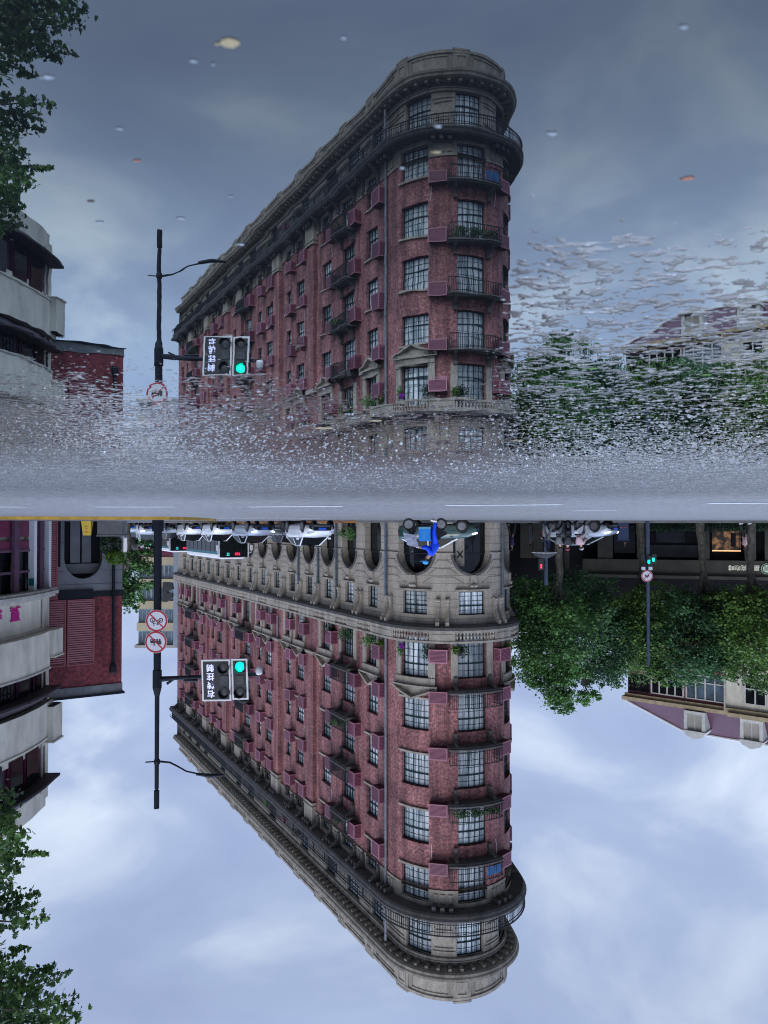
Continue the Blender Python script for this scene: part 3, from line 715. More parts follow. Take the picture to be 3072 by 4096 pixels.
m = MB(); bandbox(m, -.62, -.3, 27.04, 28.42, ENDB, ENDA); bandbox(m, -.66, -.22, 28.42, 28.6, ENDB, ENDA); bandbox(m, -.3, -.22, 27.04, 27.3, ENDB, ENDA)
s = -LA-6; k = 0
while s < ENDA-3:
    wid = 2.9 if k % 2 == 0 else 1.0
    if k % 2: bandbox(m, -.68, -.2, 28.6, 28.72, s-.1, s+wid+.1); bandbox(m, -.3, -.24, 27.3, 28.42, s-.08, s+wid+.08)
    a, b_ = s+.14, s+wid-.14; o_ = -.24 if k % 2 else -.3
    for z0_, z1_, q0, q1 in ((27.5, 27.56, a, b_), (28.22, 28.28, a, b_), (27.56, 28.22, a, a+.06), (27.56, 28.22, b_-.06, b_)): bandbox(m, o_, o_+.05, z0_, z1_, q0, q1)
    s += wid+.2; k += 1
part(m, 'parapet', M['stone'], bld)

# small iron balconies with stone consoles
def balcony(s, z, hw=1.35, label=None):
    m = MB(); band(m, [(0, z-.14), (.72, z-.14), (.78, z-.06), (.86, z-.03), (.86, z+.04), (0, z+.05)], s-hw, s+hw)
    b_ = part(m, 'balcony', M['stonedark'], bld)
    r_ = MB(); bandbox(r_, .78, .83, z+.86, z+.9, s-hw+.04, s+hw-.04); bandbox(r_, .79, .82, z+.12, z+.15, s-hw+.04, s+hw-.04)
    n_ = int(2*hw/.11)
    for k in range(n_+1):
        q = s-hw+.05+(2*hw-.1)*k/n_; r_.box(-.012, .012, -.012, .012, z+.04, z+.87, 0, WM(q, .805, 0))
    for sg in (-1, 1):
        q = s+sg*(hw-.05); mt = WM(q, 0, 0); r_.box(-.015, .015, -.8, 0, z+.84, z+.88, 0, mt); r_.box(-.015, .015, -.8, 0, z+.12, z+.15, 0, mt)
        for k in range(1, 6): r_.box(-.012, .012, -.8*k/6-.012, -.8*k/6+.012, z+.05, z+.84, 0, mt)
    part(r_, 'railing', M['iron'], b_)
    for sg in (-1, 1): part(console(WM(s+sg*(hw-.4), 0, z-.82), .2, .68, .62), 'bracket', M['stonedark'], b_)
for s, w_, k in up+upB:
    if k == 'b':
        for i in (1, 2, 3, 4): balcony(s, FL[i][0]-.62, 1.35 if abs(s) > 1 else 1.5)
# purple louvred covers of the air conditioners
def acbox(s, z, w_=1.0, d=.57, h=.92):
    m = MB(); mt = WM(s, .0, z); e_ = .055
    m.box(-w_/2+.01, w_/2-.01, -d+.015, 0, .015, h-.015, 1, mt)
    # frame bars
    for x in (-w_/2, w_/2-e_): m.box(x, x+e_, -d, -d+e_, 0, h, 2, mt); m.box(x, x+e_, -e_, .0, 0, h, 2, mt)
    for z_ in (0, h-e_):
        m.box(-w_/2+e_, w_/2-e_, -d, -d+e_, z_, z_+e_, 2, mt)
        for x in (-w_/2, w_/2-e_): m.box(x, x+e_, -d+e_, -e_, z_, z_+e_, 2, mt)
    n_ = 9
    for k in range(n_):
        z_ = e_+(h-2*e_)*(k+.25)/n_
        m.box(-w_/2+e_, w_/2-e_, -d+.003, -d+.02, z_, z_+.05, 0, mt)
        for x in (-w_/2+.003, w_/2-.02): m.box(x, x+.017, -d+e_, -e_, z_, z_+.05, 0, mt)
    part(m, 'air_conditioner_cover', [M['acbox'], M['acdark'], M['acframe']], bld)
    if random.random() < .3:
        m = MB(); a = mt @ Vector((w_/2-.12, -.1, -.02)); m.tube([a, a+Vector((0, 0, -.5)), a+Wn(s)*-.05+Vector((.03, 0, -.9))], .018, 5); part(m, 'drain_hose', M['white' if random.random() < .3 else 'maroon'], bld)
for i, (a, b_) in enumerate(FL):
    zb = a-.75 if i else 7.65
    acbox(2.07, zb+(.1 if i else 0), 1.12, .5, .72 if i else .8); acbox(-2.07, zb+.1, 1.12, .5, .8)
    for s, w_, k in up[2:]:
        if k == 'b' and i == 0: continue
        acbox(s-w_/2-.72+(.1 if k == 'b' else 0), zb+.22, 1.0, .57, .92 if k != 'n' else .86)
    for s, w_, k in upB[1:3]:
        acbox(s+w_/2+.72, zb+.22, 1.0, .57, .92)
# down pipes
for s, z0_, z1_, mt in ((AX+.73, 0, 4.85, 'pipe'), (AX+.73, 7.3, 26.3, 'pipe2'), (AX+8.2, 0, 6.1, 'pipe'), (AX+11.5, 0, 5.0, 'pipe'), (AX+15.4, 0, 5.0, 'pipe'), (-2.3, 0, 4.6, 'pipe'), (AX+20, 8, 22, 'pipe2'), (AX+35, 8, 22, 'pipe2')):
    m = MB(); m.tube([Wp(s, .13, z0_), Wp(s, .13, z1_)], .085, 8)
    z = z0_+1.0
    while z < z1_: m.tube([Wp(s, .13, z-.05), Wp(s, .13, z+.05)], .105, 8); z += 1.6
    part(m, 'downpipe', M[mt], bld)
# brick piers with stone caps on the long front
for t in (12.8, 20.2, 30.6, 35.0, 42.2, 49.4):
    m = MB(); m2 = MB(); s = AX+t
    st = [(s-.75, 10.1), (s+.75, 10.1)]
    for a, b_, o0, o1 in ((s-.75, s+.75, .28, .28), (s-.75, s-.75, 0, .28), (s+.75, s+.75, .28, 0)):
        L0 = max(b_-a, .28)
        m.add([Wp(a, o0, 10.1), Wp(b_, o1, 10.1), Wp(b_, o1, 21.3), Wp(a, o0, 21.3)], [(0, 1, 2, 3)], 0, [[(a, 10.1), (a+L0, 10.1), (a+L0, 21.3), (a, 21.3)]])
    bandbox(m2, 0, .34, 21.3, 22.9, s-.8, s+.8); bandbox(m2, 0, .4, 21.3, 21.42, s-.86, s+.86); bandbox(m2, 0, .4, 21.6, 21.68, s-.86, s+.86); m3 = MB(); bandbox(m3, 0, .32, 9.9, 10.1, s-.78, s+.78); part(m3, 'pier_base', M['stone'], bld)
    part(m, 'brick_pier', M['brick'], bld); part(m2, 'pier_cap', M['stone'], bld)
# second floor window box
def text_mesh(s, size, mt, mtx, depth=.01, name='lettering', parent=None, bold=0):
    cu = bpy.data.curves.new('t', 'FONT'); cu.body = s; cu.size = size; cu.extrude = depth; cu.align_x = 'CENTER'; cu.align_y = 'CENTER'; cu.resolution_u = 2; cu.offset = bold
    t = bpy.data.objects.new('t', cu); C.objects.link(t); bpy.context.view_layer.update()
    me = bpy.data.meshes.new_from_object(t.evaluated_get(bpy.context.evaluated_depsgraph_get())); me.name = name
    bpy.data.objects.remove(t); me.materials.clear(); me.materials.append(mt); me.transform(mtx)
    o = bpy.data.objects.new(name, me); C.objects.link(o)
    if parent is not None:
        o.parent = parent; m_ = Matrix(); ch = []; p = parent
        while p is not None: ch.append(p); p = p.parent
        for q in reversed(ch): m_ = m_ @ q.matrix_parent_inverse @ q.matrix_basis
        o.matrix_parent_inverse = m_.inverted()
    return o
def upright(mt): return mt @ Matrix.Rotation(R(90), 4, 'X')
text_mesh('X', .55, M['black'], upright(WM(.72, -.345, 2.02)), .01, 'lettering', doorpanel, .01)
text_mesh('HOTEL', .15, M['black'], upright(WM(.72, -.345, 1.6)), .01, 'lettering', doorpanel) if False else None
# ------------------------------------------------------------------ neighbouring buildings on the right of the road
def frame(p0, p1):
    """local frame: x from p0 to p1, y behind the wall (away from the camera side), z up"""
    t = Vector((p1[0]-p0[0], p1[1]-p0[1], 0)).normalized(); y = Vector((0, 0, 1)).cross(t)
    return Matrix(((t.x, y.x, 0, p0[0]), (t.y, y.y, 0, p0[1]), (0, 0, 1, 0), (0, 0, 0, 1)))
def uvbox(m, fr, x0, x1, y0, z0, z1, mi=0):
    m.add([fr @ Vector(p) for p in ((x0, y0, z0), (x1, y0, z0), (x1, y0, z1), (x0, y0, z1))], [(0, 1, 2, 3)], mi, [[(x0, z0), (x1, z0), (x1, z1), (x0, z1)]])
# red brick corner house
fr = frame((12.24, 36.0), (16.6, 33.4))
rb = thing('brick_corner_house', 'red brick house with a grey stone arch and tall red louvre panels', 'house', (12.24, 36, 0))
m = MB(); uvbox(m, fr, 0, 5, 0, 3.55, 7.62); m.add([fr @ Vector(p) for p in ((0, 0, 3.5), (0, 8, 3.5), (0, 8, 7.6), (0, 0, 7.6))], [(0, 1, 2, 3)], 0, [[(0, 0), (8, 0), (8, 4), (0, 4)]]); part(m, 'brick_wall', M['brick2'], rb)
m = MB(); hw = .82; ac = 1.72; SP = 1.75; tz_ = 2.72
def aw(x0, x1, z0, z1, y=-.06): m.add([fr @ Vector(p) for p in ((x0, y, z0), (x1, y, z0), (x1, y, z1), (x0, y, z1))], [(0, 1, 2, 3)])
aw(0, ac-hw, 0, 3.3); aw(ac+hw, 3.0, 0, 3.3)
K = 16
for i in range(K):
    x0, x1 = ac-hw*math.cos(math.pi*i/K), ac-hw*math.cos(math.pi*(i+1)/K); z0, z1 = SP+(tz_-SP)*math.sin(math.pi*i/K), SP+(tz_-SP)*math.sin(math.pi*(i+1)/K)
    m.add([fr @ Vector(p) for p in ((x0, -.06, z0), (x1, -.06, z1), (x1, -.06, 3.3), (x0, -.06, 3.3))], [(0, 1, 2, 3)])
    m.add([fr @ Vector(p) for p in ((x0, -.06, z0), (x1, -.06, z1), (x1, .5, z1), (x0, .5, z0))], [(0, 1, 2, 3)])
for x in (ac-hw, ac+hw): m.add([fr @ Vector(p) for p in ((x, -.06, 0), (x, .5, 0), (x, .5, SP), (x, -.06, SP))], [(0, 1, 2, 3)])
m.add([fr @ Vector(p) for p in ((0, -.06, 0), (0, 8, 0), (0, 8, 3.3), (0, -.06, 3.3))], [(0, 1, 2, 3)])
part(m, 'stone_base', M['marble'], rb)
m = MB()
for z in (1.05, 1.75, 2.35, 2.95):
    for a, b in ((0, ac-hw-.02), (ac+hw+.02, 3.0)) if z < 2.7 else ((0, 3.0),): m.box(a, b, -.066, -.06, z, z+.02, 0, fr)
part(m, 'stone_joint', M['joint'], rb)
m = MB(); m.box(ac-hw-.3, ac+hw+.3, .5, .6, 0, 3.2, 0, fr); part(m, 'entrance_recess', M['void'], rb)
m = MB()
for a, b in ((-.4, .0), (.08, .5)): m.box(ac+a, ac+b, .38, .44, 0, 2.0, 0, fr)
m.box(ac-.8, ac+.8, .38, .43, 2.05, 2.5, 0, fr); part(m, 'entrance_wall', M['marble'], rb)
m = MB(); m.box(-.06, 5, -.1, 0, 3.3, 3.56, 0, fr); m.box(1.3, 2.75, -.14, -.1, 3.2, 3.62, 0, fr); part(m, 'dark_band', M['black'], rb)
m = MB(); m.box(-.03, 5, -.05, 8, 7.62, 8.02, 0, fr); part(m, 'coping', M['concrete'], rb)
m = MB(); m.box(-.12, 5, -.14, 8, 8.02, 8.1, 0, fr); part(m, 'coping_edge', M['pole'], rb)
m = MB()
for x0, x1, z0, z1 in ((1.24, 2.4, 3.64, 6.62), (2.46, 3.7, 3.64, 6.62), (2.82, 3.7, .1, 3.6)):
    m.box(x0, x1, -.12, -.07, z0, z1, 1, fr)
    for x in (x0, x1-.06): m.box(x, x+.06, -.17, -.12, z0, z1, 0, fr)
    m.box(x0+.06, x1-.06, -.17, -.12, z1-.06, z1, 0, fr); m.box(x0+.06, x1-.06, -.17, -.12, z0, z0+.05, 0, fr)
    z = z0+.07
    while z < z1-.1:
        m.add([fr @ Vector(p) for p in ((x0+.06, -.155, z), (x1-.06, -.155, z), (x1-.06, -.125, z+.07), (x0+.06, -.125, z+.07))], [(0, 1, 2, 3)], 0); z += .1
part(m, 'louvre_panel', [M['louvre'], M['louvredark']], rb)
m = MB(); m.tube([fr @ Vector((.43, -.2, .1)), fr @ Vector((.43, -.2, 6.7))], .07, 8); m.lathe([(.07, 0), (.12, .08), (.16, .2), (.16, .42), (.12, .5)], 8, fr @ Matrix.Translation((.43, -.2, 6.6))); part(m, 'downpipe', M['black'], rb)
m = MB(); m.box(2.7, 3.0, -.1, .3, .1, 2.15, 0, fr); part(m, 'dark_door', M['void'], rb)
# planter with a clipped shrub, bright ball bush, wet floor sign
def leafcloud(mb, c, r, n, size, mi=0, shell=.35, seed=1, squash=1):
    rnd = random.Random(seed); c = Vector(c)
    for i in range(n):
        while True:
            d = Vector((rnd.uniform(-1, 1), rnd.uniform(-1, 1), rnd.uniform(-1, 1)))
            if .05 < d.length < 1: break
        d.normalize(); k = 1-shell*rnd.random()**1.6
        p = c+Vector((d.x*r[0]*k, d.y*r[1]*k, d.z*r[2]*k))
        leafcard(mb, p, size*rnd.uniform(.6, 1.3), rnd, mi, d)
def leafcard(mb, p, s, rnd, mi=0, d=None):
    a = Vector((rnd.gauss(0, 1), rnd.gauss(0, 1), rnd.gauss(0, .55))).normalized()
    b = a.cross(Vector((rnd.gauss(0, 1), rnd.gauss(0, 1), rnd.gauss(0, 1)))).normalized()
    n = a.cross(b)
    q = [p-a*s*.5, p+b*s*.34-a*s*.05+n*s*.08, p+a*s*.55-n*s*.06, p-b*s*.34-a*s*.05+n*s*.08]
    mb.add(q, [(0, 1, 2, 3)], mi)
def leaf_mat(name, c1, c2, scale=.8, trans=.25):
    m, t, b = newmat(name); n = t.nodes; l = t.links.new
    g = n.new('ShaderNodeNewGeometry'); tc = n.new('ShaderNodeTexCoord'); no = n.new('ShaderNodeTexNoise'); no.inputs['Scale'].default_value = scale; no.inputs['Detail'].default_value = 3
    l(tc.outputs['Object'], no.inputs['Vector'])
    ad = n.new('ShaderNodeMath'); ad.operation = 'MULTIPLY_ADD'; ad.inputs[1].default_value = .35; l(g.outputs['Random Per Island'], ad.inputs[0]); l(no.outputs[0], ad.inputs[2])
    rp = n.new('ShaderNodeValToRGB'); l(ad.outputs[0], rp.inputs[0]); rp.color_ramp.elements[0].position = .42; rp.color_ramp.elements[1].position = .86
    rp.color_ramp.elements[0].color = (*c1, 1); rp.color_ramp.elements[1].color = (*c2, 1)  # dark leaf clumps: inner shadow of the crown put into the leaf colour
    l(rp.outputs[0], b.inputs['Base Color']); b.inputs['Roughness'].default_value = .45; b.inputs['Specular IOR Level'].default_value = .4
    tr = n.new('ShaderNodeBsdfTranslucent'); l(rp.outputs[0], tr.inputs[0]); mx = n.new('ShaderNodeMixShader'); mx.inputs[0].default_value = trans
    l(b.outputs[0], mx.inputs[1]); l(tr.outputs[0], mx.inputs[2]); l(mx.outputs[0], n['Material Output'].inputs[0])
    return m
M['leaf'] = leaf_mat('plane_leaves', (.006, .026, .018), (.16, .35, .095), .3)
M['leafdark'] = leaf_mat('dark_leaves', (.008, .022, .016), (.04, .085, .035), .6)
M['leafbright'] = leaf_mat('lime_leaves', (.04, .10, .012), (.17, .30, .03), 3)
M['leafnear'] = leaf_mat('near_plane_leaves', (.016, .05, .025), (.12, .24, .05), 1.5)
M['flower'] = mat('purple_flower', (.35, .05, .45), .6, var=.3)
M['pink'] = mat('pink_flower', (.6, .05, .2), .6, var=.3)
pl = thing('planter', 'grey box planter with a dark clipped bush at the brick house corner', 'planter', (12.3, 34.6, .1))
m = MB(); m.box(11.65, 12.75, 34.2, 34.9, .1, .72); m.box(11.62, 12.78, 34.17, 34.93, .72, .78); part(m, 'box', M['concrete'], pl)
m = MB(); leafcloud(m, (12.25, 34.5, 1.15), (.5, .4, .5), 900, .11, seed=3); part(m, 'bush', M['leafdark'], pl)
bb = thing('ball_bush', 'round bright green clipped ball bush above the dark bush by the brick house', 'bush', (12.05, 34.6, 1.2))
m = MB(); leafcloud(m, (12.02, 34.45, 1.72), (.42, .4, .33), 1300, .085, seed=4, shell=.2); part(m, 'foliage', M['leafbright'], bb)
m = MB(); m.tube([(12.05, 34.6, .9), (12.05, 34.6, 1.6)], .04, 6); part(m, 'trunk', M['bark'], bb)
yl = mat('yellow_plastic', (.80, .56, .06), .4, var=.08)
ws = thing('floor_sign', 'yellow folding floor sign with small print on the corner pavement', 'floor sign', (12.85, 33.3, .1))
mt = Matrix.Translation((12.85, 33.3, .1)) @ Matrix.Rotation(R(0), 4, 'Z')
m = MB()
for sg in (-1, 1):
    pr = [(-.21, 0), (.21, 0), (.165, .62), (-.165, .62)]
    pts = [mt @ Vector((x, sg*(.14-.12*z/.62), z)) for x, z in pr]; m.prism(pts, (0, .015, 0))
part(m, 'panel', yl, ws); redp = mat('red_print', (.7, .15, .04), .5); m = MB()
for z, w_ in ((.2, .2), (.24, .2), (.3, .09), (.33, .12), (.44, .2), (.47, .16)):
    yy = -(.14-.12*z/.62)-.004; m.add([mt @ Vector(p) for p in ((-w_/2, yy, z), (w_/2, yy, z), (w_/2, yy+.004, z+.02), (-w_/2, yy+.004, z+.02))], [(0, 1, 2, 3)])
part(m, 'printed_marks', redp, ws)
# cream curved corner building
cb = thing('cream_curved_building', 'cream rendered corner building with curved balconies and dark tiled canopies', 'building', (15, 30, 0))
CW = [(14.52, 33.2), (14.50, 32.6), (14.42, 31.6), (14.47, 30.3), (14.72, 28.8), (15.25, 27.2), (16.1, 25.6), (17.6, 24.2), (20, 23.2)]
def offp(o, pts=CW):
    r = []
    for i, p in enumerate(pts):
        a, b = Vector(pts[max(i-1, 0)]), Vector(pts[min(i+1, len(pts)-1)]); t = (b-a).normalized(); n_ = Vector((t.y, -t.x)); r.append(Vector(p)-n_*(-o) if False else Vector(p)+Vector((t.y, -t.x))*(-o)*-1)
    return r
def cband(mb, o0, o1, z0, z1, i0=0, i1=None, mi=0):
    A, B = offp(o0), offp(o1); i1 = len(CW) if i1 is None else i1; n = 0; vs = []
    for a, b in list(zip(A, B))[i0:i1]: vs += [(a.x, a.y, z0), (b.x, b.y, z0), (b.x, b.y, z1), (a.x, a.y, z1)]; n += 1
    fs = [(i*4+k, i*4+(k+1) % 4, i*4+4+(k+1) % 4, i*4+4+k) for i in range(n-1) for k in range(4)]+[(0, 1, 2, 3), (n*4-4, n*4-1, n*4-2, n*4-3)]
    mb.add(vs, fs, mi)
# outward direction check: offsets must move towards -X
SG = 1 if offp(1)[2].x < CW[2][0] else -1
_offp = offp
def offp(o, pts=CW): return _offp(o*SG, pts)
m = MB(); cband(m, -.3, 0, 3.2, 4.7); cband(m, -.3, 0, 4.7, 6.35); cband(m, -.3, -.05, 7.3, 9.7); cband(m, -.3, 0, 11.2, 12.3); cband(m, -2, -.3, 0, 12.2); m.box(14.55, 20, 33.2, 33.5, 0, 12)
part(m, 'wall', M['cream'], cb)
m = MB(); cband(m, 0, .42, 2.95, 3.06); cband(m, 0, .5, 3.06, 3.2); cband(m, 0, .36, 3.2, 3.32); part(m, 'curved_canopy', M['creamtrim'], cb)
m = MB(); cband(m, 0, .38, 4.75, 6.25, 1); part(m, 'balcony', M['cream'], cb)
m = MB(); cband(m, 0, .42, 6.25, 6.33, 1); cband(m, 0, .06, 4.6, 4.75); part(m, 'balcony_rim', M['creamtrim'], cb)
m = MB(); cband(m, 0, .3, 7.75, 9.2); cband(m, 0, .34, 9.2, 9.28); part(m, 'balcony', M['cream'], cb)
for z0, h in ((4.72, 1.1), (7.95, 1.45)):   # square balconies at the far end
    m = MB(); m.box(13.95, 14.7, 32.6, 33.5, z0, z0+.1); m.box(13.95, 14.7, 32.6, 32.7, z0+.1, z0+h); m.box(13.95, 14.05, 32.7, 33.5, z0+.1, z0+h); m.box(13.9, 14.7, 32.55, 33.55, z0+h, z0+h+.06)
    part(m, 'end_balcony', M['cream'], cb)
m = MB()
for k in range(4): m.box(14.0+k*.16, 14.02+k*.16, 32.6, 33.4, 7.9, 7.94)
for k in range(3): m.box(13.98, 14.65, 32.65+k*.33, 32.68+k*.33, 7.9, 7.94)
part(m, 'balcony_grille', M['black'], cb)
m = MB()
for z in (7.25, 11.0):
    A, B = offp(0), offp(.62)
    for i in range(0, 6):
        a, b, c_, d_ = A[i], A[i+1], B[i+1], B[i]
        m.quad((a.x, a.y, z+.48), (b.x, b.y, z+.48), (c_.x, c_.y, z), (d_.x, d_.y, z)); m.quad((a.x, a.y, z-.1), (d_.x, d_.y, z-.1), (c_.x, c_.y, z-.1), (b.x, b.y, z-.1)); m.quad((d_.x, d_.y, z-.1), (c_.x, c_.y, z-.1), (c_.x, c_.y, z), (d_.x, d_.y, z))
    a, d_ = A[0], B[0]; m.poly([(a.x, a.y, z-.1), (d_.x, d_.y, z-.1), (d_.x, d_.y, z), (a.x, a.y, z+.48)])
part(m, 'tiled_canopy', M['tile'], cb)
def cwin(i0, i1, f0, f1, z0, z1, mt, name, sill=True):
    A = offp(-.04); a0 = A[i0].lerp(A[i0+1], f0); a1 = A[i1].lerp(A[i1+1], f1)
    m = MB(); fr2 = frame((a1.x, a1.y), (a0.x, a0.y)); w_ = (a1-a0).length
    for x in (0, w_/2-.03, w_-.06): m.box(x, x+.06, -.06, .02, z0, z1, 0, fr2)
    for z in (z0, z0+(z1-z0)*.65, z1-.06): m.box(0, w_, -.05, .03, z, z+.06, 0, fr2)
    fo = part(m, name, mt, cb); g = MB(); g.box(.02, w_-.02, .04, .06, z0, z1, 0, fr2); part(g, 'pane', M['glassdark'], fo)
for i0, i1, f0, f1 in ((0, 1, .3, .6), (2, 2, .2, .8), (3, 3, .2, .9), (4, 4, .2, .8)):
    cwin(i0, i1, f0, f1, 6.4, 7.15, M['mauve'], 'window')
for i0, i1, f0, f1 in ((1, 2, .2, .3), (2, 3, .5, .2), (3, 4, .5, .3)):
    cwin(i0, i1, f0, f1, 9.5, 10.85, M['maroon'], 'window')
m = MB(); cband(m, -.28, -.2, 6.35, 7.3); cband(m, -.28, -.2, 9.6, 11.2); part(m, 'recessed_wall', M['mauve'], cb)
# iron window guard on the middle floor
m = MB(); A = offp(.12); a_, b_ = A[3], A[4]; frg = frame((b_.x, b_.y), (a_.x, a_.y)); wg = (a_-b_).length
for k in range(7): m.box(.1+k*.2, .12+k*.2, -.02, 0, 6.4, 7.2, 0, frg)
for z in (6.4, 6.8, 7.18): m.box(.1, wg-.1, -.03, -.01, z, z+.03, 0, frg)
m.tube([frg @ Vector((.2, -.05, 7.2)), frg @ Vector((wg*.6, -.08, 6.5)), frg @ Vector((wg-.1, -.05, 6.3))], .012, 5)
part(m, 'window_guard', M['black'], cb)
m = MB(); p = offp(.06)[1]; m.tube([(p.x, p.y, 3.3), (p.x, p.y, 11.6)], .05, 8); part(m, 'downpipe', M['creamtrim'], cb)
# shop front under the canopy
m = MB(); cband(m, -.29, -.1, .1, .75); cband(m, -.29, -.1, .9, 1.25); part(m, 'shopfront_panel', M['maroon'], cb)
m = MB()
for i in (0, 2, 4):
    m = MB(); p = offp(.02)[i]; m.box(p.x-.1, p.x+.14, p.y-.12, p.y+.12, 0, 3.0); part(m, 'pillar', M['white'], cb)
m = MB()
for i in (1, 3, 5):
    p = offp(-.02)[i]; m.box(p.x-.05, p.x+.08, p.y-.2, p.y+.2, 0, 3.0)
for z in (1.25, 2.1): cband(m, -.22, -.06, z, z+.1)
part(m, 'shopfront_frame', M['mauve'], cb)
m = MB(); cband(m, -.28, -.24, 1.25, 2.95); part(m, 'shop_glass', M['glassdark'], cb)
p = offp(.0)[4]; q = offp(.0)[3]
sg_mat = mat('pink_sign_letters', (.50, .01, .22), .5, var=.15)
fr2 = frame((offp(.012)[5].x, offp(.012)[5].y), (offp(.012)[3].x, offp(.012)[3].y))
def on_wall(x, y, name, s, size, dep=.06):
    pass
def wall_text(s, xph, z, size, mt, parent, i, f):
    A = offp(.03); a = A[i].lerp(A[i+1], f); fr3 = frame((A[i+1].x, A[i+1].y), (A[i].x, A[i].y)); fr3.translation = Vector((a.x, a.y, z))
    return text_mesh(s, size, mt, upright(fr3), .03, 'sign_letter', parent, .012)
wall_text('夏', 0, 3.72, .62, sg_mat, cb, 3, .05)
wall_text('朵', 0, 3.72, .62, sg_mat, cb, 3, .78)
gs = thing('door_plate', 'small teal number plate on the white pillar of the cream building', 'plate', (14.4, 31, 2.6))
p = offp(.02)[2]; m = MB(); m.box(p.x-.105, p.x+.1, p.y-.145, p.y-.125, 2.45, 2.75); part(m, 'panel', mat('teal_enamel', (.0, .18, .17), .4), gs)

# ------------------------------------------------------------------ far things at the end of the street
def far_block(name, label, x0, x1, Y, ztop, mats, rows, cols_, wz, depth=8, zb=0):
    X0, X1 = xx(x1, Y), xx(x0, Y); t = thing(name, label, 'building', ((X0+X1)/2, Y, 0))
    m = MB(); m.box(X0, X1, Y, Y+depth, zb, ztop); part(m, 'wall', M[mats[0]], t)
    dz = (ztop-wz)/rows
    for r in range(rows):
        m = MB(); m.box(X0-.1, X1+.1, Y-.5, Y, wz+r*dz, wz+r*dz+dz*.36); part(m, 'balcony_band', M[mats[1]], t)
        for k in range(cols_):
            w_ = (X1-X0)/cols_; f = MB(); a = X0+k*w_+w_*.06; b = a+w_*.88; z0, z1 = wz+r*dz+dz*.38, wz+(r+1)*dz-.12
            for q in range(4): x = a+(b-a)*q/3; f.box(x-.04, x+.04, Y-.1, Y-.02, z0, z1)
            f.box(a, b, Y-.1, Y-.03, z1-.08, z1); f.box(a, b, Y-.1, Y-.03, z0, z0+.08)
            fo = part(f, 'window', M[mats[2]], t); g = MB(); g.box(a, b, Y-.04, Y-.01, z0, z1); part(g, 'pane', M['farglass'], fo)
    return t
M['beige'] = mat('beige_wall', (.50, .43, .29), .7, var=.12, scale=.5); M['palewall'] = mat('pale_wall', (.42, .40, .36), .7, var=.2, scale=.5)
M['bluewin'] = mat('blue_window_frame', (.30, .38, .45), .5, var=.2); M['farglass'] = mat('far_glass', (.10, .15, .19), .12, var=.5, scale=.8, spec=.8)
t = far_block('apartment_house', 'beige apartment house with blue glazed balconies behind the traffic pole', 556, 708, 112, 17.6, ('beige', 'beige', 'bluewin'), 4, 3, 4.9)
m = MB(); m.box(xx(706, 112)-.3, xx(556, 112)+.3, 111.2, 120, 17.6, 18.0); part(m, 'roof_edge', M['palewall'], t)
m = MB(); m.box(xx(700, 110), xx(560, 110), 108.5, 111.4, 0, 4.6); part(m, 'shop_base', M['maroon'], t)
M['greyblue'] = mat('grey_blue_panel', (.30, .36, .44), .5, var=.12, scale=.6)
t = thing('side_wing', 'narrow grey-blue plastered wing at the far end of the flatiron block', 'building', (27.3, 99.5, 0))
m = MB(); m.box(xx(716, 100), xx(699, 100), 99.5, 106, 0, 15.9); part(m, 'wall', M['greyblue'], t)
t = thing('gabled_house', 'little pale gabled house with three white chimneys down the street', 'house', (32, 92, 0))
m = MB(); m.box(31.2, 36, 92, 98, 0, 4.4); part(m, 'wall', M['palewall'], t)
m = MB(); m.prism([(30.6, 91.6, 4.3), (36.6, 91.6, 4.3), (33.6, 91.6, 6.6)], (0, 7, 0)); part(m, 'roof', M['maroon'], t)
for k in range(3): m = MB(); m.box(30.4+k*.9, 30.8+k*.9, 91, 91.5, 1.8, 4.2); part(m, 'chimney', M['white'], t)

# ------------------------------------------------------------------ buildings on the left
G1, G2 = (-24.2, 76.0), (-41.0, 62.1)
fr = frame(G2, G1); LEN = (Vector(G1)-Vector(G2)).length
T = lambda t: LEN-t            # t measured from the right end
mb_ = thing('mansard_building', 'pink and cream block with a purple mansard roof and white dormers above the trees', 'building', (-24, 76, 0))
M['pinkwall'] = mat('pink_render', (.30, .105, .125), .75, var=.2, scale=.6); M['purpleroof'] = mat('purple_roof', (.085, .022, .045), .5, var=.25, scale=1.2, stretch=(1, 1, 3))
M['dormer'] = mat('dormer_white', (.58, .58, .55), .6, var=.15)
m = MB(); m.box(T(9.1), T(-.2), 0, 8, 0, 16.9, 0, fr); part(m, 'pink_wall', M['pinkwall'], mb_)
m = MB(); m.box(-6, T(9.1), -.5, 8, 0, 16.9, 0, fr); part(m, 'cream_wall', M['cream'], mb_)
m = MB()
m.box(T(9.1)-.0, T(-.4), -.35, 0, 16.75, 17.05, 0, fr); m.box(T(9.1)-.3, T(-.6), -.6, 0, 17.05, 17.4, 0, fr); m.box(-6, T(9.1)-.3, -1.1, -.5, 17.05, 17.4, 0, fr); m.box(-6, T(9.1), -.8, -.5, 16.7, 17.05, 0, fr)
part(m, 'eave_tile', mat('ochre_tile', (.45, .36, .22), .7, var=.3, scale=2), mb_)
m = MB(); X0, X1 = -6, T(-.3)
m.add([fr @ Vector(p) for p in ((X0, -.5, 17.4), (X1, -.4, 17.4), (X1-5.0, 1.5, 20.0), (X0, 1.5, 20.0), (X1, 8, 17.4), (X1-5, 6, 20.0), (X0, 6, 20.0))], [(0, 1, 2, 3), (1, 4, 5, 2), (3, 2, 5, 6)]); part(m, 'mansard_roof', M['purpleroof'], mb_)
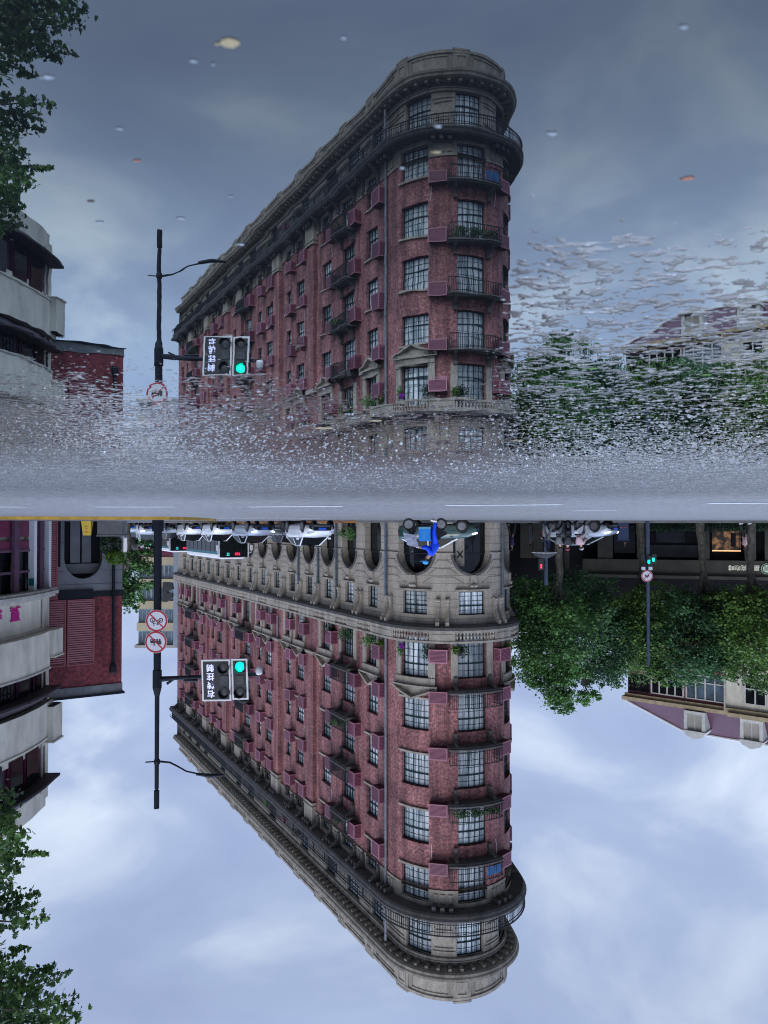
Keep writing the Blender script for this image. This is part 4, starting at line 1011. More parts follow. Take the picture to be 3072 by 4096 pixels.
m = MB(); m.tube([fr @ Vector((X1, -.4, 17.45)), fr @ Vector((X1-5.0, 1.5, 20.05)), fr @ Vector((X0, 1.5, 20.05))], .12, 6); part(m, 'roof_ridge', M['dormer'], mb_)
for tt in (6.4, 11.3, 16.5):
    m = MB(); x = T(tt); m.box(x-.95, x-.65, -.75, 1.2, 17.5, 19.3, 0, fr); m.box(x+.65, x+.95, -.75, 1.2, 17.5, 19.3, 0, fr); m.box(x-.65, x+.65, -.75, 1.2, 17.5, 17.75, 0, fr)
    m.prism([fr @ Vector((x+a, -.85, z)) for a, z in ((-1.05, 19.3), (1.05, 19.3), (.75, 19.75), (0, 20.05), (-.75, 19.75))], fr.to_3x3() @ Vector((0, 2, 0)))
    d = part(m, 'dormer', M['dormer'], mb_); m = MB(); m.box(x-.65, x+.65, -.55, -.45, 17.75, 19.3, 0, fr); part(m, 'dormer_shutter', M['palewall'], d)
    m = MB(); m.box(x-.03, x+.03, -.62, -.55, 17.75, 19.3, 0, fr)
    part(m, 'dormer_bar', M['dormer'], d)
def rwin(x, w_, z0, z1, y, nb, matf=None, par=mb_, frm=None, pane='glassdark'):
    q = frm or fr; m = MB()
    for k in range(nb+1): xx_ = x-w_/2+w_*k/nb; m.box(xx_-.06, xx_+.06, y-.12, y, z0, z1, 0, q)
    for z in (z0, z0+(z1-z0)*.28 if nb > 1 else z1-.1, z1-.1): m.box(x-w_/2, x+w_/2, y-.11, y-.01, z, z+.1, 0, q)
    fo = part(m, 'window', matf or M['dormer'], par); g = MB(); g.box(x-w_/2, x+w_/2, y-.04, y-.005, z0, z1, 0, q); part(g, 'pane', M[pane], fo)
rwin(T(.95), 2.0, 14.9, 16.5, 0, 2, M['pole']); rwin(T(3.7), 3.0, 14.4, 16.5, -.05, 4); rwin(T(7.2), 3.4, 14.2, 16.5, -.05, 4, None, mb_, None, 'farglass'); rwin(T(11.6), 1.7, 14.2, 16.2, -.5, 2); rwin(T(14.6), 2.4, 13.6, 16.3, -.5, 3, M['pole'])
for tt, z in ((2.4, 14.6), (4.2, 11.0), (9.9, 11.0), (12, 10.4)): rwin(T(tt), 1.6, z-3, z-1.2, -.5 if tt > 9.2 else 0, 2)
m = MB(); m.box(T(9.15), T(9.0), -.75, -.5, 3, 17, 0, fr); part(m, 'downpipe', M['creamtrim'], mb_)
au = thing('air_conditioner', 'white outdoor air conditioner fixed to the pink wall above the trees', 'air conditioner', fr @ Vector((T(2.35), -.3, 13.6)))
m = MB(); m.box(T(2.8), T(1.95), -.45, -.02, 13.9, 14.55, 0, fr); part(m, 'casing', M['dormer'], au); m = MB(); m.lathe([(.24, 0), (.24, .03), (.1, .03), (.08, .05)], 14, fr @ Matrix.Translation((T(2.42), -.45, 14.22)) @ Matrix.Rotation(R(90), 4, 'X')); part(m, 'fan', M['black'], au)
# low shop arcade beneath the trees
ar = thing('shop_arcade', 'dark low row of shops with a pale fascia beneath the plane trees', 'shop', (-20, 62, 0))
A1, A2 = (-8.7, 67.2), (-44.0, 56.0); fr = frame(A2, A1); LA_ = (Vector(A1)-Vector(A2)).length
def TX(x):  # distance along the arcade for photo column x
    u = (1536-x)/F; d = Vector((A1[0]-A2[0], A1[1]-A2[1])).normalized(); return (A2[0]-u*A2[1])/(u*d.y-d.x)
def YX(x): return (fr @ Vector((TX(x), 0, 0))).y
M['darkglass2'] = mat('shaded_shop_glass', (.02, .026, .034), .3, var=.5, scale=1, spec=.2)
M['fascia'] = mat('shaded_fascia_stone', (.06, .058, .045), .7, var=.35, scale=.8); M['darkwall'] = mat('dark_shop_wall', (.010, .011, .015), .8, var=.5, scale=.4, spec=.2)  # pale fascia and pillars darkened: shade under the trees put into the colour
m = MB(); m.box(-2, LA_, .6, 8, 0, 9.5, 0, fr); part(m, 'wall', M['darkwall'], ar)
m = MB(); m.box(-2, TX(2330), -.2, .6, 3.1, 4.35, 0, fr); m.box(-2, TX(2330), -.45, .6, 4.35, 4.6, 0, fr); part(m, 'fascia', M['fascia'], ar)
m = MB()
for x, w_ in ((2105, 1.0), (2150, .8), (2420, 1.2), (2562, .6), (2818, .7), (3000, .8), (3080, .8)): m = MB(); m.box(TX(x)-w_/2, TX(x)+w_/2, -.1, .6, 0, 3.1, 0, fr); part(m, 'pillar', M['fascia'], ar)
for x0, x1, z0, z1 in ((2625, 2740, .8, 1.7), (2455, 2540, .3, 2.6), (2600, 2800, 1.9, 2.9)):
    m = MB(); a, b = TX(x1), TX(x0); m.box(a, b, .5, .58, z0, z1, 0, fr); part(m, 'shop_window', M['darkglass2'], ar)
def warm():
    m, t, b = newmat('lit_shop_window'); n = t.nodes; l = t.links.new
    tc = n.new('ShaderNodeTexCoord'); no = n.new('ShaderNodeTexNoise'); no.inputs['Scale'].default_value = 1.3; no.inputs['Detail'].default_value = 4; no.inputs['Distortion'].default_value = 1.5; l(tc.outputs['Object'], no.inputs['Vector'])
    rp = n.new('ShaderNodeValToRGB'); l(no.outputs[0], rp.inputs[0]); rp.color_ramp.elements[0].position = .45; rp.color_ramp.elements[1].position = .62
    rp.color_ramp.elements[0].color = (.01, .007, .005, 1); rp.color_ramp.elements[1].color = (.26, .13, .06, 1)
    l(rp.outputs[0], b.inputs['Emission Color']); b.inputs['Emission Strength'].default_value = .9; b.inputs['Base Color'].default_value = (.02, .015, .01, 1); return m
a, b = TX(2965), TX(2850); m = MB(); m.box(a, b, .44, .5, .55, 2.35, 0, fr); lw = part(m, 'lit_window', warm(), ar)
m = MB(); m.box(a, b, .38, .44, 2.30, 2.38, 0, fr); part(m, 'light_strip', mat('light_strip', (.8, .5, .3), .5, emit=(1, .55, .25), estr=1.3), lw)
m = MB(); m.box(TX(2945), TX(2925), .36, .44, .9, 2.0, 0, fr); m.box(TX(2962), TX(2960), .36, .44, .55, 2.3, 0, fr); part(m, 'shelf', M['void'], lw)
mt = fr @ Matrix.Translation((TX(2972), -.22, 3.62)); cream_l = mat('pale_letters', (.5, .5, .42), .5, emit=(.8, .85, .75), estr=.25)
text_mesh('星巴克咖啡', .46, cream_l, upright(mt), .03, 'sign_letters', ar, .01)
lg = MB(); mt = fr @ Matrix.Translation((TX(3064), -.24, 3.7)) @ Matrix.Rotation(R(90), 4, 'X'); lg.lathe([(.42, 0), (.42, .06)], 24, mt); lgo = part(lg, 'round_sign', cream_l, ar)
lg = MB()
for k in range(20):
    q0, q1 = 2*math.pi*k/20, 2*math.pi*(k+1)/20; lg.add([mt @ Vector((r*math.cos(q), r*math.sin(q), .066)) for r, q in ((.4, q0), (.4, q1), (.29, q1), (.29, q0))], [(0, 1, 2, 3)])
for k in range(7): lg.add([mt @ Vector((x, y, .066)) for x, y in ((-.2+k*.06, -.2), (-.17+k*.06, -.2), (-.17+k*.06, .14), (-.2+k*.06, .14))], [(0, 1, 2, 3)])
part(lg, 'sign_ring', mat('green_ring', (.01, .16, .09), .5), lgo)
# trimmed hedge in front of the shops
m = MB(); rnd = random.Random(5)
for i in range(5200):
    x = rnd.uniform(TX(3130), TX(2590)); p = fr @ Vector((x, rnd.uniform(-2.6, -2.0), rnd.uniform(.05, .75))); leafcard(m, p, .13, rnd)
hd = m.build('hedge', M['leafdark']); tag(hd, 'low dark green hedge running along the pavement in front of the shops', 'hedge')
slab('far_pavement', [(-60, 50), (-14, 52), (-9.5, 47.2), (-7.5, 44.9), (-3, 43.3), (1.6, 44.6), (7, 54), (29, 94), (60, 180), (-60, 180)], .12, None, [M['slab'], M['concrete']])
m = MB(); P_ = [Vector((1.6, 44.6, 0)), Vector((7, 54, 0)), Vector((16, 70.2, 0))]
for i in range(2):
    a, b = P_[i], P_[i+1]; n_ = int((b-a).length/1.6)
    for k in range(n_):
        p, q = a.lerp(b, k/n_), a.lerp(b, (k+.78)/n_); nn = Vector((q.y-p.y, -(q.x-p.x), 0)).normalized()*.05
        m.box(0, (q-p).length, -.06, .02, .02, .15, 0, frame((p.x, p.y), (q.x, q.y)))
struct(m.build('orange_kerb', mat('orange_kerb_paint', (.42, .17, .05), .6, var=.4, scale=1)))
# ------------------------------------------------------------------ trees
def branchy(m, a, b, r0, r1, rnd, n=5, wob=.12):
    a, b = Vector(a), Vector(b); L_ = (b-a).length; pts = []; rs = []
    for i in range(n+1):
        f = i/n; p = a.lerp(b, f)
        if 0 < i < n: p += Vector((rnd.uniform(-1, 1), rnd.uniform(-1, 1), rnd.uniform(-.5, .5)))*wob*L_*.5
        pts.append(p); rs.append(r0+(r1-r0)*f)
    m.tube(pts, rs, 7); return pts
def plane_tree(name, label, base, th, blobs, nleaf, size, mt, seed, tr=.3, group=None, spread=True):
    rnd = random.Random(seed); t = thing(name, label, 'tree', base, 0, group); base = Vector(base)
    m = MB(); top = base+Vector((rnd.uniform(-.3, .3), rnd.uniform(-.3, .3), th)); branchy(m, base-Vector((0, 0, .1)), top, tr, tr*.75, rnd, 5, .05)
    for c, r in blobs:
        c = Vector(c); mid = top.lerp(c, .5)+Vector((rnd.uniform(-.5, .5), rnd.uniform(-.5, .5), rnd.uniform(.0, .6)))
        m.tube([top-Vector((0, 0, .15)), top.lerp(mid, .5), mid, c], [tr*.5, tr*.38, tr*.26, tr*.12], 6)
        for k in range(5):
            q = c+Vector((rnd.uniform(-1, 1)*r[0], rnd.uniform(-1, 1)*r[1], rnd.uniform(-.3, .9)*r[2]))*.8; branchy(m, mid.lerp(c, rnd.uniform(.3, 1)), q, tr*.13, .015, rnd, 3)
    part(m, 'trunk', M['bark'], t)
    m = MB(); vol = [r[0]*r[1]*r[2] for c, r in blobs]; tot = sum(vol)
    for (c, r), v in zip(blobs, vol):
        c = Vector(c); nn = int(nleaf*(v**.67)/sum(x**.67 for x in vol)); ncl = max(6, nn//55)
        for k in range(ncl):
            d = Vector((rnd.gauss(0, 1), rnd.gauss(0, 1), rnd.gauss(0, 1))).normalized(); q = .5+.62*rnd.random()
            cc = c+Vector((d.x*r[0], d.y*r[1], d.z*r[2]))*q; cr_ = (.24 if q < .95 else .13)*min(r)*rnd.uniform(.7, 1.4)
            for j in range(nn//ncl):
                p = cc+Vector((rnd.gauss(0, 1)*cr_, rnd.gauss(0, 1)*cr_, rnd.gauss(0, 1)*cr_*.55)); leafcard(m, p, size*rnd.uniform(.6, 1.3), rnd)
    part(m, 'crown', mt, t)
    return t
M['leaf2'] = leaf_mat('plane_leaves_fresh', (.008, .03, .019), (.23, .41, .09), .35)
M['leaf3'] = leaf_mat('plane_leaves_deep', (.005, .021, .018), (.11, .26, .10), .3)
def B(x, y, Y, rx, ry, rz): # crown lobe seen at a photo position
    return (pt(x, y, Y), (rx, ry, rz))
plane_tree('plane_tree', 'tall plane tree nearest the prow of the flatiron with a crown reaching highest', (xx(2235, 52), 52, .1), 4.0,
    [B(2160, 2620, 52, 2.0, 2.4, 1.9), B(2230, 2745, 51.5, 1.2, 1.5, 1.7), B(2250, 2800, 51.5, .7, .9, .9), B(2345, 2760, 51.5, .8, 1, .9), B(2125, 2500, 52, 1.5, 2, 2.0), B(2290, 2540, 51, 2.4, 2.4, 2.2), B(2140, 2690, 51.5, .9, 1.2, 1.1), B(2300, 2690, 51.5, 1.4, 1.4, 1.0), B(2190, 2410, 52, 2.5, 2, 1.4), B(2110, 2380, 53, 1.2, 1.5, 1.2)],
    26000, .19, M['leaf'], 11, .3, 'plane trees along the shops')
plane_tree('plane_tree', 'plane tree with forked trunk behind the white car at the crossing', (xx(2265, 56), 56, .1), 3.3,
    [B(2400, 2600, 55, 2.6, 2.4, 2.2), B(2430, 2680, 55, 1.3, 1.6, 1.1), B(2370, 2470, 55, 2.6, 2.4, 1.6), B(2500, 2540, 55, 2.4, 2.4, 1.9), B(2290, 2350, 56, 3.0, 2, 1.2)],
    20000, .19, M['leaf3'], 12, .28, 'plane trees along the shops')
plane_tree('plane_tree', 'plane tree in front of the pink wall, behind the round no-cars sign', (xx(2560, 57), 57, .1), 3.6,
    [B(2560, 2630, 55, 2.2, 2.0, 1.8), B(2640, 2560, 54, 2.8, 2.4, 2.2), B(2690, 2660, 54, 1.3, 1.6, 1.5), B(2610, 2665, 54, .9, 1.2, 1.0), B(2560, 2450, 55, 2.8, 2.4, 1.6), B(2620, 2400, 56, 3.2, 2, 1.1)],
    20000, .19, M['leaf2'], 13, .28, 'plane trees along the shops')
plane_tree('plane_tree', 'plane tree with splayed dark limbs beside the pale shop letters', (xx(2800, 54), 54, .1), 3.4,
    [B(2810, 2570, 52, 2.6, 2.4, 2.1), B(2770, 2670, 52, 1.3, 1.4, 1.5), B(2850, 2640, 52, .9, 1.2, 1.0), B(2900, 2600, 52, 2.4, 2.2, 1.8), B(2750, 2470, 53, 2.6, 2.2, 1.4), B(2880, 2470, 53, 2.6, 2.2, 1.4), B(2830, 2400, 54, 3.2, 2, 1.0)],
    22000, .19, M['leaf3'], 14, .3, 'plane trees along the shops')
plane_tree('plane_tree', 'plane tree at the outer edge of the row, before the cream wall', (xx(3005, 52), 52, .1), 3.4,
    [B(3010, 2570, 50, 2.4, 2.4, 2.1), B(3060, 2680, 50, 1.5, 1.6, 1.5), B(2960, 2665, 50, 1.0, 1.2, 1.2), B(3120, 2560, 50, 2.6, 2.2, 2.2), B(3000, 2450, 51, 2.6, 2.2, 1.5), B(3130, 2440, 51, 3, 2.2, 1.5), B(3000, 2390, 52, 2.8, 2, 1.0)],
    20000, .19, M['leaf2'], 15, .3, 'plane trees along the shops')
plane_tree('street_tree', 'dark green street tree behind the brick house before the beige apartments', (20.6, 62, 0), 2.2,
    [((20.2, 62, 4.6), (1.5, 1.6, 2.1)), ((20.9, 62, 5.6), (1.3, 1.4, 1.6)), ((19.6, 62, 2.8), (1.2, 1.2, 1.3))], 4500, .26, M['leaf'], 16, .16)
# near tree whose branches hang into the frame
def near_tree():
    rnd = random.Random(21); t = thing('overhanging_tree', 'plane tree with large lobed leaves hanging in close at the corner of the view', 'tree', (8.6, 12.5, 0))
    LOB = [(0, -.42), (.16, -.3), (.42, -.28), (.30, -.10), (.52, .08), (.26, .12), (.22, .26), (0, .55), (-.22, .26), (-.26, .12), (-.52, .08), (-.30, -.10), (-.42, -.28), (-.16, -.3)]
    leaf = MB(); tw = MB(); trunk = Vector((8.6, 12.5, 0))
    branchy(tw, (8.6, 12.5, -.1), (8.5, 12.4, 3.4), .24, .2, rnd, 5, .05)
    hubs = [pt(-130, 3300, 12.3), pt(-150, 3650, 12), pt(-160, 3960, 11.8), pt(-100, 4250, 11.6)]
    prev = Vector((8.5, 12.4, 3.3))
    for h_ in hubs:
        tw.tube([prev, prev.lerp(h_, .5)+Vector((.1, 0, .1)), h_], [.13, .1, .07], 7); prev = h_
    def lf(p, s):
        a = Vector((rnd.gauss(0, .7), rnd.gauss(0, .7), rnd.gauss(-.5, .5))).normalized(); b = a.cross(Vector((rnd.gauss(0, 1), rnd.gauss(0, 1), rnd.gauss(0, .7)))).normalized(); n = a.cross(b)
        vs = [p+b*x*s+a*y*s+n*(-.25*abs(x)+.1*y)*s for x, y in LOB]; c_ = p-n*.0
        k = len(LOB); leaf.add(vs+[p+n*.03*s], [(i, (i+1) % k, k) for i in range(k)])
    def spray(x0, y0, x1, y1, n, rad, Y=12, s=.11):
        """leafy twig from photo point 0 (hidden side) to tip 1"""
        Yj = Y+rnd.uniform(-.5, .5); a = pt(x0, y0, Yj+.3); b = pt(x1, y1, Yj)
        mid = a.lerp(b, .5)+Vector((0, 0, .05)); tw.tube([a, mid, b], [.02, .012, .004], 5)
        for i in range(int(n*1.7)):
            f = rnd.random()**.8; p = a.lerp(b, f)+Vector((rnd.gauss(0, 1), rnd.gauss(0, 1.4), rnd.gauss(0, 1)))*rad*(1.15-f*.75)
            lf(p, s*rnd.uniform(.6, 1.15))
        if rnd.random() < .5:
            for k in range(2):
                q = b+Vector((rnd.uniform(-.08, .02), 0, rnd.uniform(-.12, .06))); tw.lathe([(.0, -.012), (.011, -.006), (.011, .006), (0, .012)], 6, Matrix.Translation(q)); tw.tube([b, q], .002, 4)
    for args in [(-90, 3170, 60, 3180, 45, .13), (-90, 3230, 58, 3250, 45, .12), (-90, 3300, 110, 3330, 45, .09), (-90, 3350, 100, 3400, 45, .11), (-60, 3410, 188, 3418, 34, .035), (-80, 3440, 90, 3470, 40, .08), (-90, 3500, 60, 3510, 34, .07),
                 (-90, 3280, 45, 3290, 50, .13), (-90, 3380, 60, 3360, 50, .13), (-90, 3430, 50, 3430, 40, .1),
                 (-90, 3590, 152, 3575, 40, .07), (-90, 3630, 140, 3625, 44, .1), (-90, 3680, 180, 3668, 50, .1), (-90, 3610, 70, 3650, 60, .13), (-80, 3560, 50, 3545, 26, .07), (-80, 3700, 110, 3705, 26, .05),
                 (-90, 3790, 20, 3775, 14, .07), (-90, 3850, 100, 3795, 40, .07), (-90, 3890, 92, 3870, 50, .12), (-90, 3950, 150, 3920, 60, .14), (-60, 3990, 218, 3868, 55, .10), (-60, 4010, 255, 3900, 60, .09), (-60, 4040, 300, 4000, 70, .12), (-60, 4090, 312, 4060, 80, .15), (-60, 4040, 200, 3990, 90, .18), (-60, 4100, 240, 4080, 90, .17),
                 (-90, 3960, 60, 3960, 90, .18), (-90, 4050, 90, 4040, 100, .2), (-90, 4150, 300, 4150, 120, .22), (-60, 4230, 330, 4230, 120, .25), (-200, 4200, 100, 4200, 120, .3), (-200, 3900, -60, 3900, 120, .3), (-250, 3300, -60, 3300, 120, .3), (-250, 3600, -60, 3600, 120, .3)]:
        spray(*args)
    part(tw, 'trunk', M['bark'], t); part(leaf, 'crown', M['leafnear'], t)
near_tree()
# greenery on the balconies of the flatiron
def pot(s, o, z, r, n, mt='leaf', label='', seed=1, lime=0, sag=0):
    p = Wp(s, o, z); t = thing('potted_plant', label, 'plant', p)
    m = MB(); m.lathe([(.10, 0), (.14, .2), (.15, .22)], 8, Matrix.Translation(p)); part(m, 'pot', M['concrete'], t)
    m = MB(); leafcloud(m, p+Vector((0, 0, .22+r[2]*.8-sag)), r, n, .12, seed=seed, shell=.9); part(m, 'leaves', M[mt], t)
    return t
pot(AX+1.0, .25, 7.25, (.35, .35, .45), 300, 'leafbright', 'lime green leafy plant at the corner of the stone balustrade by the drainpipe', 1)
pot(AX+2.6, .25, 7.2, (.75, .4, .45), 500, 'leaf', 'bushy green plant behind the balustrade beside the first purple box', 2)
pot(AX+6.2, .25, 7.2, (.7, .4, .5), 500, 'leaf', 'wide green plant behind the balustrade near the second pediment', 3)
pot(AX+8.9, .25, 7.2, (.6, .4, .5), 350, 'leafdark', 'brownish sparse shrub behind the balustrade further along the long front', 4)
pot(4.55, .25, 7.2, (.25, .25, .5), 160, 'leaf', 'thin plant on the right side of the prow window behind the balustrade', 5)
pot(2.75, .25, 7.2, (.3, .3, .55), 200, 'leafdark', 'slender dark plant on the left side of the prow window behind the balustrade', 6)
pot(.75, .25, 7.2, (.45, .35, .4), 300, 'leafdark', 'dark bushy plant in front of the tall nose window behind the balustrade', 7)
pot(1.15, .3, 7.2, (.25, .25, .3), 160, 'leafbright', 'small lime plant beside the dark bushy plant at the nose', 8)
pot(-2.75, .3, 7.2, (.35, .35, .35), 200, 'leafbright', 'yellow green plant at the outer silhouette of the stone balustrade', 9)
t = pot(4.35, .3, 7.2, (.16, .16, .22), 90, 'flower', 'purple flowering plant on the balustrade before the prow window', 10)
for i, s in enumerate((-.85, .0, .85)):
    pot(s, .55, FL[3][0]-.6, (.5, .22, .28), 330, 'leaf', ('leafy green plant along the outer part', 'hanging green plant in the middle', 'trailing green plant on the inner part')[i]+' of the nose balcony railing on the sixth floor', 30+i)
pot(AX+6.5, .5, FL[2][0]-.6, (.9, .25, .3), 400, 'leaf', 'green creeper spilling over the iron balcony on the long front at mid height', 41)
pot(AX+6.7, .5, FL[4][0]-.6, (.5, .25, .35), 220, 'leaf', 'green plant on the uppermost iron balcony of the long front', 42)
pot(AX+13.6, .7, 23.4, (.7, .3, .4), 260, 'leafdark', 'grey green plant behind the long top balcony railing', 43)
pot(AX+16.6, .7, 23.4, (.5, .3, .45), 160, 'pink', 'pink flowering plant on the long top balcony', 44)
pot(AX+20.6, .7, 23.4, (.5, .3, .35), 160, 'leaf', 'small green plant further along the long top balcony', 45)
for i, (s, lb) in enumerate(((AX+5.6, 'short green creeper on the stone base beside the second drainpipe'), (AX+6.9, 'green bush in the arch behind the white car nose'))):
    t = thing('climbing_plant', lb, 'plant', Wp(s, .2, .1)); m = MB(); leafcloud(m, Wp(s, .25, .9-i*.1), (.35, .3, .5), 260, .12, seed=50+i, shell=.9); part(m, 'leaves', M['leaf'], t); m = MB(); m.tube([Wp(s, .2, .1), Wp(s, .2, .9)], .03, 5); part(m, 'stem', M['bark'], t)
# laundry on the seventh floor nose balcony
t = thing('laundry', 'blue and white washing hung on the uppermost nose balcony', 'laundry', Wp(-.9, .7, FL[4][0]))
m = MB()
for i in range(6):
    s = -1.25+i*.14; z = FL[4][0]-.5; m.add([Wp(s, .86, z), Wp(s+.13, .9, z+.02), Wp(s+.13, .86, z+.5), Wp(s, .87, z+.55)], [(0, 1, 2, 3)])
part(m, 'cloth', mat('blue_cloth', (.02, .12, .30), .8, var=.4, scale=5), t)
# ------------------------------------------------------------------ traffic signals and poles
def at(x, y, Y): return pt(x, y, Y)
TP = Vector((xx(632, 27), 27, 0)); tp = thing('traffic_signal_pole', 'tall black pole carrying a double signal head, a curved lamp arm and two round signs', 'traffic light', TP)
m = MB(); m.tube([TP+Vector((0, 0, z)) for z in (.0, .5)], .2, 12); m.tube([TP+Vector((0, 0, z)) for z in (.5, 4.1, 5.9)], [.14, .135, .125], 12)
m.tube([TP+Vector((0, 0, z)) for z in (5.35, 5.95)], .16, 12); m.tube([TP+Vector((0, 0, z)) for z in (5.95, 6.25)], [.16, .085], 12); m.tube([TP+Vector((0, 0, z)) for z in (6.2, 9.47)], [.085, .075], 10); m.tube([TP+Vector((0, 0, z)) for z in (9.45, 9.53)], .05, 8); m.tube([TP+Vector((0, 0, z)) for z in (9.53, 10.15)], .095, 12)
part(m, 'pole', M['pole'], tp)
def Q(x, y, Y=27): return at(x, y, Y)
m = MB(); m.tube([Q(640, 2717), Q(700, 2712), Q(800, 2708), Q(1040, 2700)], [.1, .075, .07, .045], 10); m.tube([Q(668, 2735), Q(700, 2714)], [.05, .03], 6); m.tube([Q(735, 2722), Q(790, 2722)], .05, 6); part(m, 'signal_arm', M['pole'], tp)
m = MB(); m.tube([Q(582, 3049), Q(622, 3046)], .025, 6); m.tube([Q(640, 3046), Q(680, 3050), Q(710, 3065), Q(745, 3085), Q(790, 3095)], [.04, .035, .032, .03, .03], 8); m.lathe([(.1, -.08), (.11, 0), (.1, .08)], 10, Matrix.Translation(Q(628, 3047))); part(m, 'lamp_arm', M['pole'], tp)
m = MB(); m.tube([Q(785, 3096), Q(840, 3103), Q(897, 3100)], [.05, .075, .04], 8); part(m, 'street_lamp_head', M['pole'], tp)
def box_between(m, a, b, w_, d, mi=0):
    pass
wb = M['white']; blk = mat('signal_black', (.018, .02, .024), .45, var=.2); lens = mat('dark_signal_lens', (.07, .072, .078), .25, var=.4, scale=6); green = mat('green_signal_light', (.0, .5, .35), .4, emit=(.0, 1.0, .62), estr=1.4)
ledw = mat('white_led', (.5, .52, .8), .5, emit=(.62, .66, 1), estr=.9)
def sig(x0, x1, y0, y1, Y, nm, lamps, txt=None):
    """signal head: photo rectangle x0..x1, y0..y1"""
    a = Q(x1, y0, Y); b = Q(x0, y1, Y); X0, X1, z0, z1 = a.x, b.x, a.z, b.z; cx_ = (X0+X1)/2; e_ = .055
    Mx = Matrix.Translation((cx_, Y, (z0+z1)/2)) @ Matrix.Rotation(R(-2), 4, 'Y') @ Matrix.Rotation(R(6), 4, 'Z'); W2, H2 = (X1-X0)/2, (z1-z0)/2
    m = MB(); m.box(-W2+e_, W2-e_, -.02, .1, -H2+e_, H2-e_, 0, Mx); o = part(m, 'signal_head', blk, tp)
    m = MB()
    for q in ((-W2, -W2+e_, -H2, H2), (W2-e_, W2, -H2, H2), (-W2+e_, W2-e_, -H2, -H2+e_), (-W2+e_, W2-e_, H2-e_, H2)): m.box(q[0], q[1], -.03, .02, q[2], q[3], 0, Mx)
    part(m, 'white_border', wb, o)
    for lx, lz, sh, mt_ in lamps:
        p = Mx @ Matrix.Translation((lx, -.02, lz)) @ Matrix.Rotation(R(90), 4, 'X')
        m = MB()
        if sh == 'o': m.lathe([(.175, 0), (.16, .02), (.1, .045), (.0, .055)], 20, p)
        else: m.box(-.15, .15, -.15, .15, 0, .03, 0, p)
        part(m, 'lens', mt_, o, smooth=False)
        v = MB(); n_ = 12     # visor: open hood above the lens
        for k in range(n_):
            q0, q1 = R(-20)+R(220)*k/n_, R(-20)+R(220)*(k+1)/n_
            f = lambda q, r, y: Mx @ Vector((lx+math.cos(q)*r, -.02-y, lz+math.sin(q)*r))
            v.add([f(q0, .19, 0), f(q1, .19, 0), f(q1, .19, .16), f(q0, .19, .16)], [(0, 1, 2, 3)])
            v.add([f(q0, .2, 0), f(q1, .2, 0), f(q1, .2, .16), f(q0, .2, .16)], [(0, 3, 2, 1)]); v.add([f(q0, .19, .16), f(q1, .19, .16), f(q1, .2, .16), f(q0, .2, .16)], [(0, 1, 2, 3)])
        if sh == 'o': part(v, 'visor', blk, o)
    return o, Mx
o, Mx = sig(806, 925, 2638, 2804, 26.9, 'a', [(-.29, .42, 'o', lens), (-.29, 0, 's', lens), (-.29, -.44, 'o', lens)])
for i, ch in enumerate('右转控制'):
    text_mesh(ch, .27, ledw, Mx @ Matrix.Translation((.2, -.035, .45-.3*i)) @ Matrix.Rotation(R(90), 4, 'X'), .004, 'led_letter', o, .006)
o, Mx = sig(927, 993, 2635, 2798, 26.85, 'b', [(0, .44, 'o', lens), (0, 0.02, 's', lens), (-.02, -.43, 'o', green)])
# dome camera and brackets beyond the signal
m = MB(); p = Q(1035, 2697); m.box(p.x-.05, p.x+.9, 26.9, 27.1, p.z-.06, p.z+.0); m.tube([p, p+Vector((0, 0, -.25))], .03, 6); m.box(p.x+.3, p.x+.55, 26.8, 27.0, p.z-.4, p.z-.12); part(m, 'camera_bracket', M['pole'], tp)
m = MB(); m.lathe([(.0, -.18), (.06, -.15), (.11, -.05), (.13, .05), (.13, .1), (.06, .14)], 14, Matrix.Translation(Q(1035, 2683))); part(m, 'dome_camera', M['white'], tp, smooth=True)
m = MB(); p = Q(668, 2370); m.box(p.x-.02, p.x+.13, 26.9, 27.15, p.z-.36, p.z+.32); m.prism([(p.x-.02, 26.9, p.z+.3), (p.x-.2, 26.9, p.z+.16), (p.x-.2, 26.9, p.z+.02), (p.x-.02, 26.9, p.z)], (0, .22, 0)); m.prism([(p.x-.02, 26.9, p.z-.05), (p.x-.22, 26.9, p.z-.12), (p.x-.18, 26.9, p.z-.34), (p.x-.02, 26.9, p.z-.36)], (0, .22, 0)); part(m, 'side_signal', blk, tp)
signw = mat('sign_white', (.62, .64, .70), .35, var=.05); signr = mat('sign_red', (.42, .01, .03), .35, var=.1)
